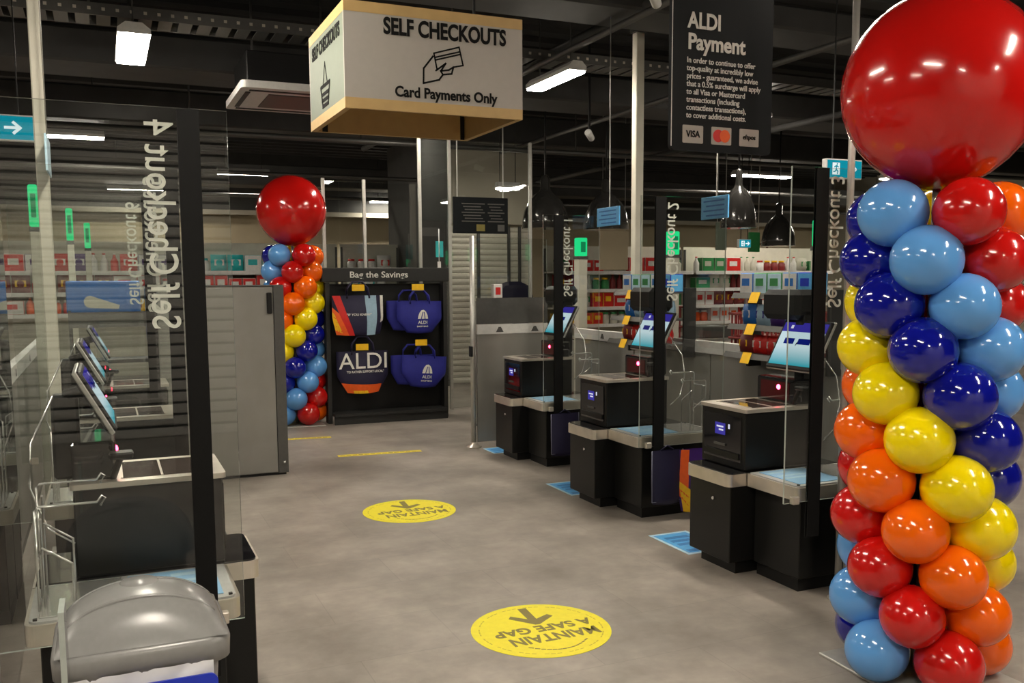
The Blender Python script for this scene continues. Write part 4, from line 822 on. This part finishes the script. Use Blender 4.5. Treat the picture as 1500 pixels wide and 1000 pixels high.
# ================================================================== floor markings
DX = (-1.0, 0.01)
def decal(x, y, xd, label):
    t = thing('floor_decal', label, 'floor decal', (x, y, 0.0)); X = Vector((*xd, 0)).normalized(); Yd = Vector((0, 0, 1)).cross(X)
    bm = B(); lathe(bm, [(0.322, 0.0005), (0.322, 0.0018)], 64, smooth=False); obj('disc', bm, M['decal'], t)
    bm = B(); n = 64
    for k in range(n):
        if k % 4 == 3: continue
        a, b = 2*pi*k/n, 2*pi*(k+0.75)/n
        for r0, r1 in ((0.281, 0.287),):
            v = [bm.verts.new((r_*cos(q), r_*sin(q), 0.0022)) for r_, q in ((r0, a), (r1, a), (r1, b), (r0, b))]; bm.faces.new(v)
    obj('ring_print', bm, M['decalpale'], t)
    Oz = Vector((0, 0, 0.0019))
    text('lettering', 'MAINTAIN', 0.115, M['decalink'], t, Oz+Yd*0.062-X*0.025, X, Yd, width=0.43, align='CENTER', ext=0.0003, bold=0.003)
    text('lettering', 'A SAFE GAP', 0.098, M['decalink'], t, Oz-Yd*0.04-X*0.016, X, Yd, width=0.49, align='CENTER', ext=0.0003, bold=0.003)
    poly('arrow', M['decalink'], t, Oz, X, Yd, [(-0.045, -0.275), (-0.002, -0.275), (0.006, -0.135), (0.068, -0.2), (0.088, -0.172), (0.0, -0.06), (-0.022, -0.058), (-0.122, -0.13), (-0.105, -0.16), (-0.034, -0.125)][::-1], 0.0004)
    stroke('small_print', M['decalink'], t, Vector((0, 0, 0.0019)), X, Yd, [[(-0.14+0.022*i, 0.245-0.06*((i-6)/6)**2), (-0.126+0.022*i, 0.245-0.06*((i-5.5)/6)**2)] for i in range(13)], 0.008, 0.0003)
decal(1.764, 3.685, DX, 'near yellow round floor decal reading maintain a safe gap')
decal(1.875, 6.03, DX, 'far yellow round floor decal reading maintain a safe gap')
def strip(p, q, label, wd=0.05):
    a, b = Vector((*p, 0)), Vector((*q, 0)); X = (b-a).normalized(); L = (b-a).length
    t = thing('floor_tape', label, 'floor tape', a); Yd = Vector((0, 0, 1)).cross(X)
    poly('tape', M['floory'], t, (0, 0, 0.0006), X, Yd, [(0, -wd/2), (L, -wd/2), (L, wd/2), (0, wd/2)], 0.0012)
    stroke('tape_print', M['decalink'], t, (0, 0, 0.0019), X, Yd, [[(0.03+i*0.055, 0), (0.06+i*0.055, 0)] for i in range(int((L-0.05)/0.055))], 0.016, 0.0003)
strip((1.885, 8.216), (2.658, 8.146), 'yellow floor tape in front of the bag stand', 0.085); strip((1.3, 9.37), (2.06, 9.263), 'yellow floor tape beside the grey cabinet', 0.085)
def sticker(pts, label, i):
    t = thing('floor_sticker', label, 'floor sticker', (pts[0][0], pts[0][1], 0)); o = Vector(pts[0]); P = [Vector(p)-o for p in pts]
    def quad(name, m, u0, u1, v0, v1, z):
        def f(u_, v_): return (1-u_)*(1-v_)*P[0]+u_*(1-v_)*P[1]+u_*v_*P[2]+(1-u_)*v_*P[3]
        poly(name, M[m], t, (0, 0, z), XP, YP, [tuple(f(*q)) for q in ((u0, v0), (u0, v1), (u1, v1), (u1, v0))][::1], 0.0006)
    quad('sheet', 'skyw', 0, 1, 0, 1, 0.0005); quad('blue_panel', 'sky', 0.08, 0.92, 0.06, 0.94, 0.0012)
    for k in range(3): quad('print', 'skym', 0.2, 0.8-0.12*k, 0.2+0.16*k, 0.29+0.16*k, 0.0019)
    quad('print', 'skym', 0.15, 0.85, 0.8, 0.9, 0.0019)
sticker([(3.04, 4.8), (3.32, 4.8), (3.32, 4.36), (3.04, 4.36)], 'blue floor sticker beside the nearest right kiosk', 0)
sticker([(3.1, 6.39), (3.36, 6.39), (3.36, 5.95), (3.1, 5.95)], 'blue floor sticker beside the middle right kiosk', 1)
sticker([(3.22, 8.0), (3.44, 8.0), (3.44, 7.72), (3.22, 7.72)], 'blue floor sticker at the foot of the farthest right kiosk', 2)

# ================================================================== bin in the left foreground
bn = thing('waste_bin', 'grey plastic swing lid bin with blue label in the left foreground', 'bin', (0.05, 2.52, 0), 0.0)
def rr3(wx, wy, z, r, n=6): return [(x, y, z) for x, y in rrect(-wx, wx, -wy, wy, r, n)]
def loft(name, rings, m, parent, cap=True):
    bm = B(); R_ = [[bm.verts.new(p) for p in ring] for ring in rings]; n = len(R_[0])
    for i in range(len(R_)-1):
        for k in range(n): f = bm.faces.new((R_[i][k], R_[i][(k+1) % n], R_[i+1][(k+1) % n], R_[i+1][k])); f.smooth = True
    if cap: bm.faces.new(R_[0][::-1]); bm.faces.new(R_[-1])
    return obj(name, bm, M[m], parent)
loft('bin_body', [rr3(0.135, 0.11, 0.0, 0.04), rr3(0.14, 0.115, 0.02, 0.045), rr3(0.18, 0.147, 0.63, 0.05), rr3(0.18, 0.147, 0.66, 0.05)], 'bin', bn)
loft('lid_rim', [rr3(0.200, 0.163, 0.64, 0.06), rr3(0.207, 0.17, 0.643, 0.06), rr3(0.209, 0.172, 0.69, 0.06), rr3(0.205, 0.168, 0.702, 0.058), rr3(0.195, 0.158, 0.71, 0.055)], 'bin', bn)
bm = B(); n1, n2 = 24, 14                                     # barrel shaped lid
g = []
for i in range(n1+1):
    a = -1+2*i/n1; row = []
    for j in range(n2+1):
        b = -1+2*j/n2; z = 0.708 + 0.112*max(0, 1-abs(a)**2.2)**0.62*max(0, 1-abs(b)**2.4)**0.75
        row.append(bm.verts.new((a*0.198, b*0.162, z)))
    g.append(row)
for i in range(n1):
    for j in range(n2): f = bm.faces.new((g[i][j], g[i+1][j], g[i+1][j+1], g[i][j+1])); f.smooth = True
ld = obj('swing_lid', bm, M['bin'], bn)
bm = B()                                                      # raised rib that frames the flap
for yy in (-0.075, 0.075):
    pts = [(a*0.175, yy, 0.709 + 0.112*max(0, 1-abs(a*0.907)**2.2)**0.62*max(0, 1-abs(yy/0.157)**2.4)**0.75) for a in [-1+2*i/20 for i in range(21)]]; tube(bm, pts, 0.005, 6)
obj('lid_rib', bm, M['bin'], ld)
bm = B(); lathe(bm, [(0.05, 0.0), (0.045, 0.008), (0.0, 0.01)], 24, (0, 0.02, 0.812)); obj('finger_dimple', bm, M['bin'], ld)
bm = B()
g = []
for i in range(29):
    a = i/28; x = -0.2+0.36*a; row = []
    for j in range(5): row.append(bm.verts.new((x, -0.172-0.003*sin(i*0.7+j)-0.002*j, 0.652-(0.022+0.012*sin(i*0.45)*(1-0.7*a)+0.06*(1-a)**3)*j/2)))
    g.append(row)
for i in range(28):
    for j in range(4): f = bm.faces.new((g[i][j], g[i+1][j], g[i+1][j+1], g[i][j+1])); f.smooth = True
obj('bin_liner', bm, M['liner'], bn)
bm = B(); prism(bm, rrect(-0.11, 0.168, 0.18, 0.625, 0.02), -0.006, 0.0, 'y')
o = obj('blue_label', bm, M['binblue'], bn, (0, -0.186, 0)); o.rotation_euler = (0, 0, 0)
bm = B(); prism(bm, rrect(-0.08, 0.15, 0.36, 0.6, 0.05), -0.0085, -0.0062, 'y'); o2 = obj('label_print', bm, M['skyd'], o)
# acrylic upright in front of the bin and the gate at the left edge
au = thing('acrylic_upright', 'clear acrylic upright standing before the grey bin', 'acrylic panel', (-0.115, 2.22, 0))
pane('sheet', au, -0.006, 0.006, -0.1, 0.0, 0.012, 0.90, M['acrylic']); bobj('foot', M['steel'], au, -0.05, 0.05, -0.12, 0.02, 0.0, 0.012)
lg = thing('entry_gate', 'steel and glass entry gate cut by the left edge', 'gate', (-0.36, 3.1, 0))
bm = B(); tube(bm, [(0, 0, 0), (0, 0, 0.86)], 0.016, 10); obj('post', bm, M['chrome'], lg); bm = B(); lathe(bm, [(0.05, 0), (0.05, 0.01), (0.022, 0.03), (0.022, 0.06)], 16); obj('post_foot', bm, M['chrome'], lg)
bobj('hinge_box', M['grey'], lg, -0.12, 0.02, -0.06, 0.06, 0.70, 0.86, bev=0.008); bobj('cap_plate', M['white'], lg, -0.13, 0.025, -0.065, 0.12, 0.862, 0.87)
pane('glass_leaf', lg, -0.012, -0.004, 0.08, 1.2, 0.1, 1.9); bobj('leaf_post', M['alu'], lg, -0.02, 0.01, 0.05, 0.08, 0.0, 1.95)
print('objects', len(bpy.data.objects))
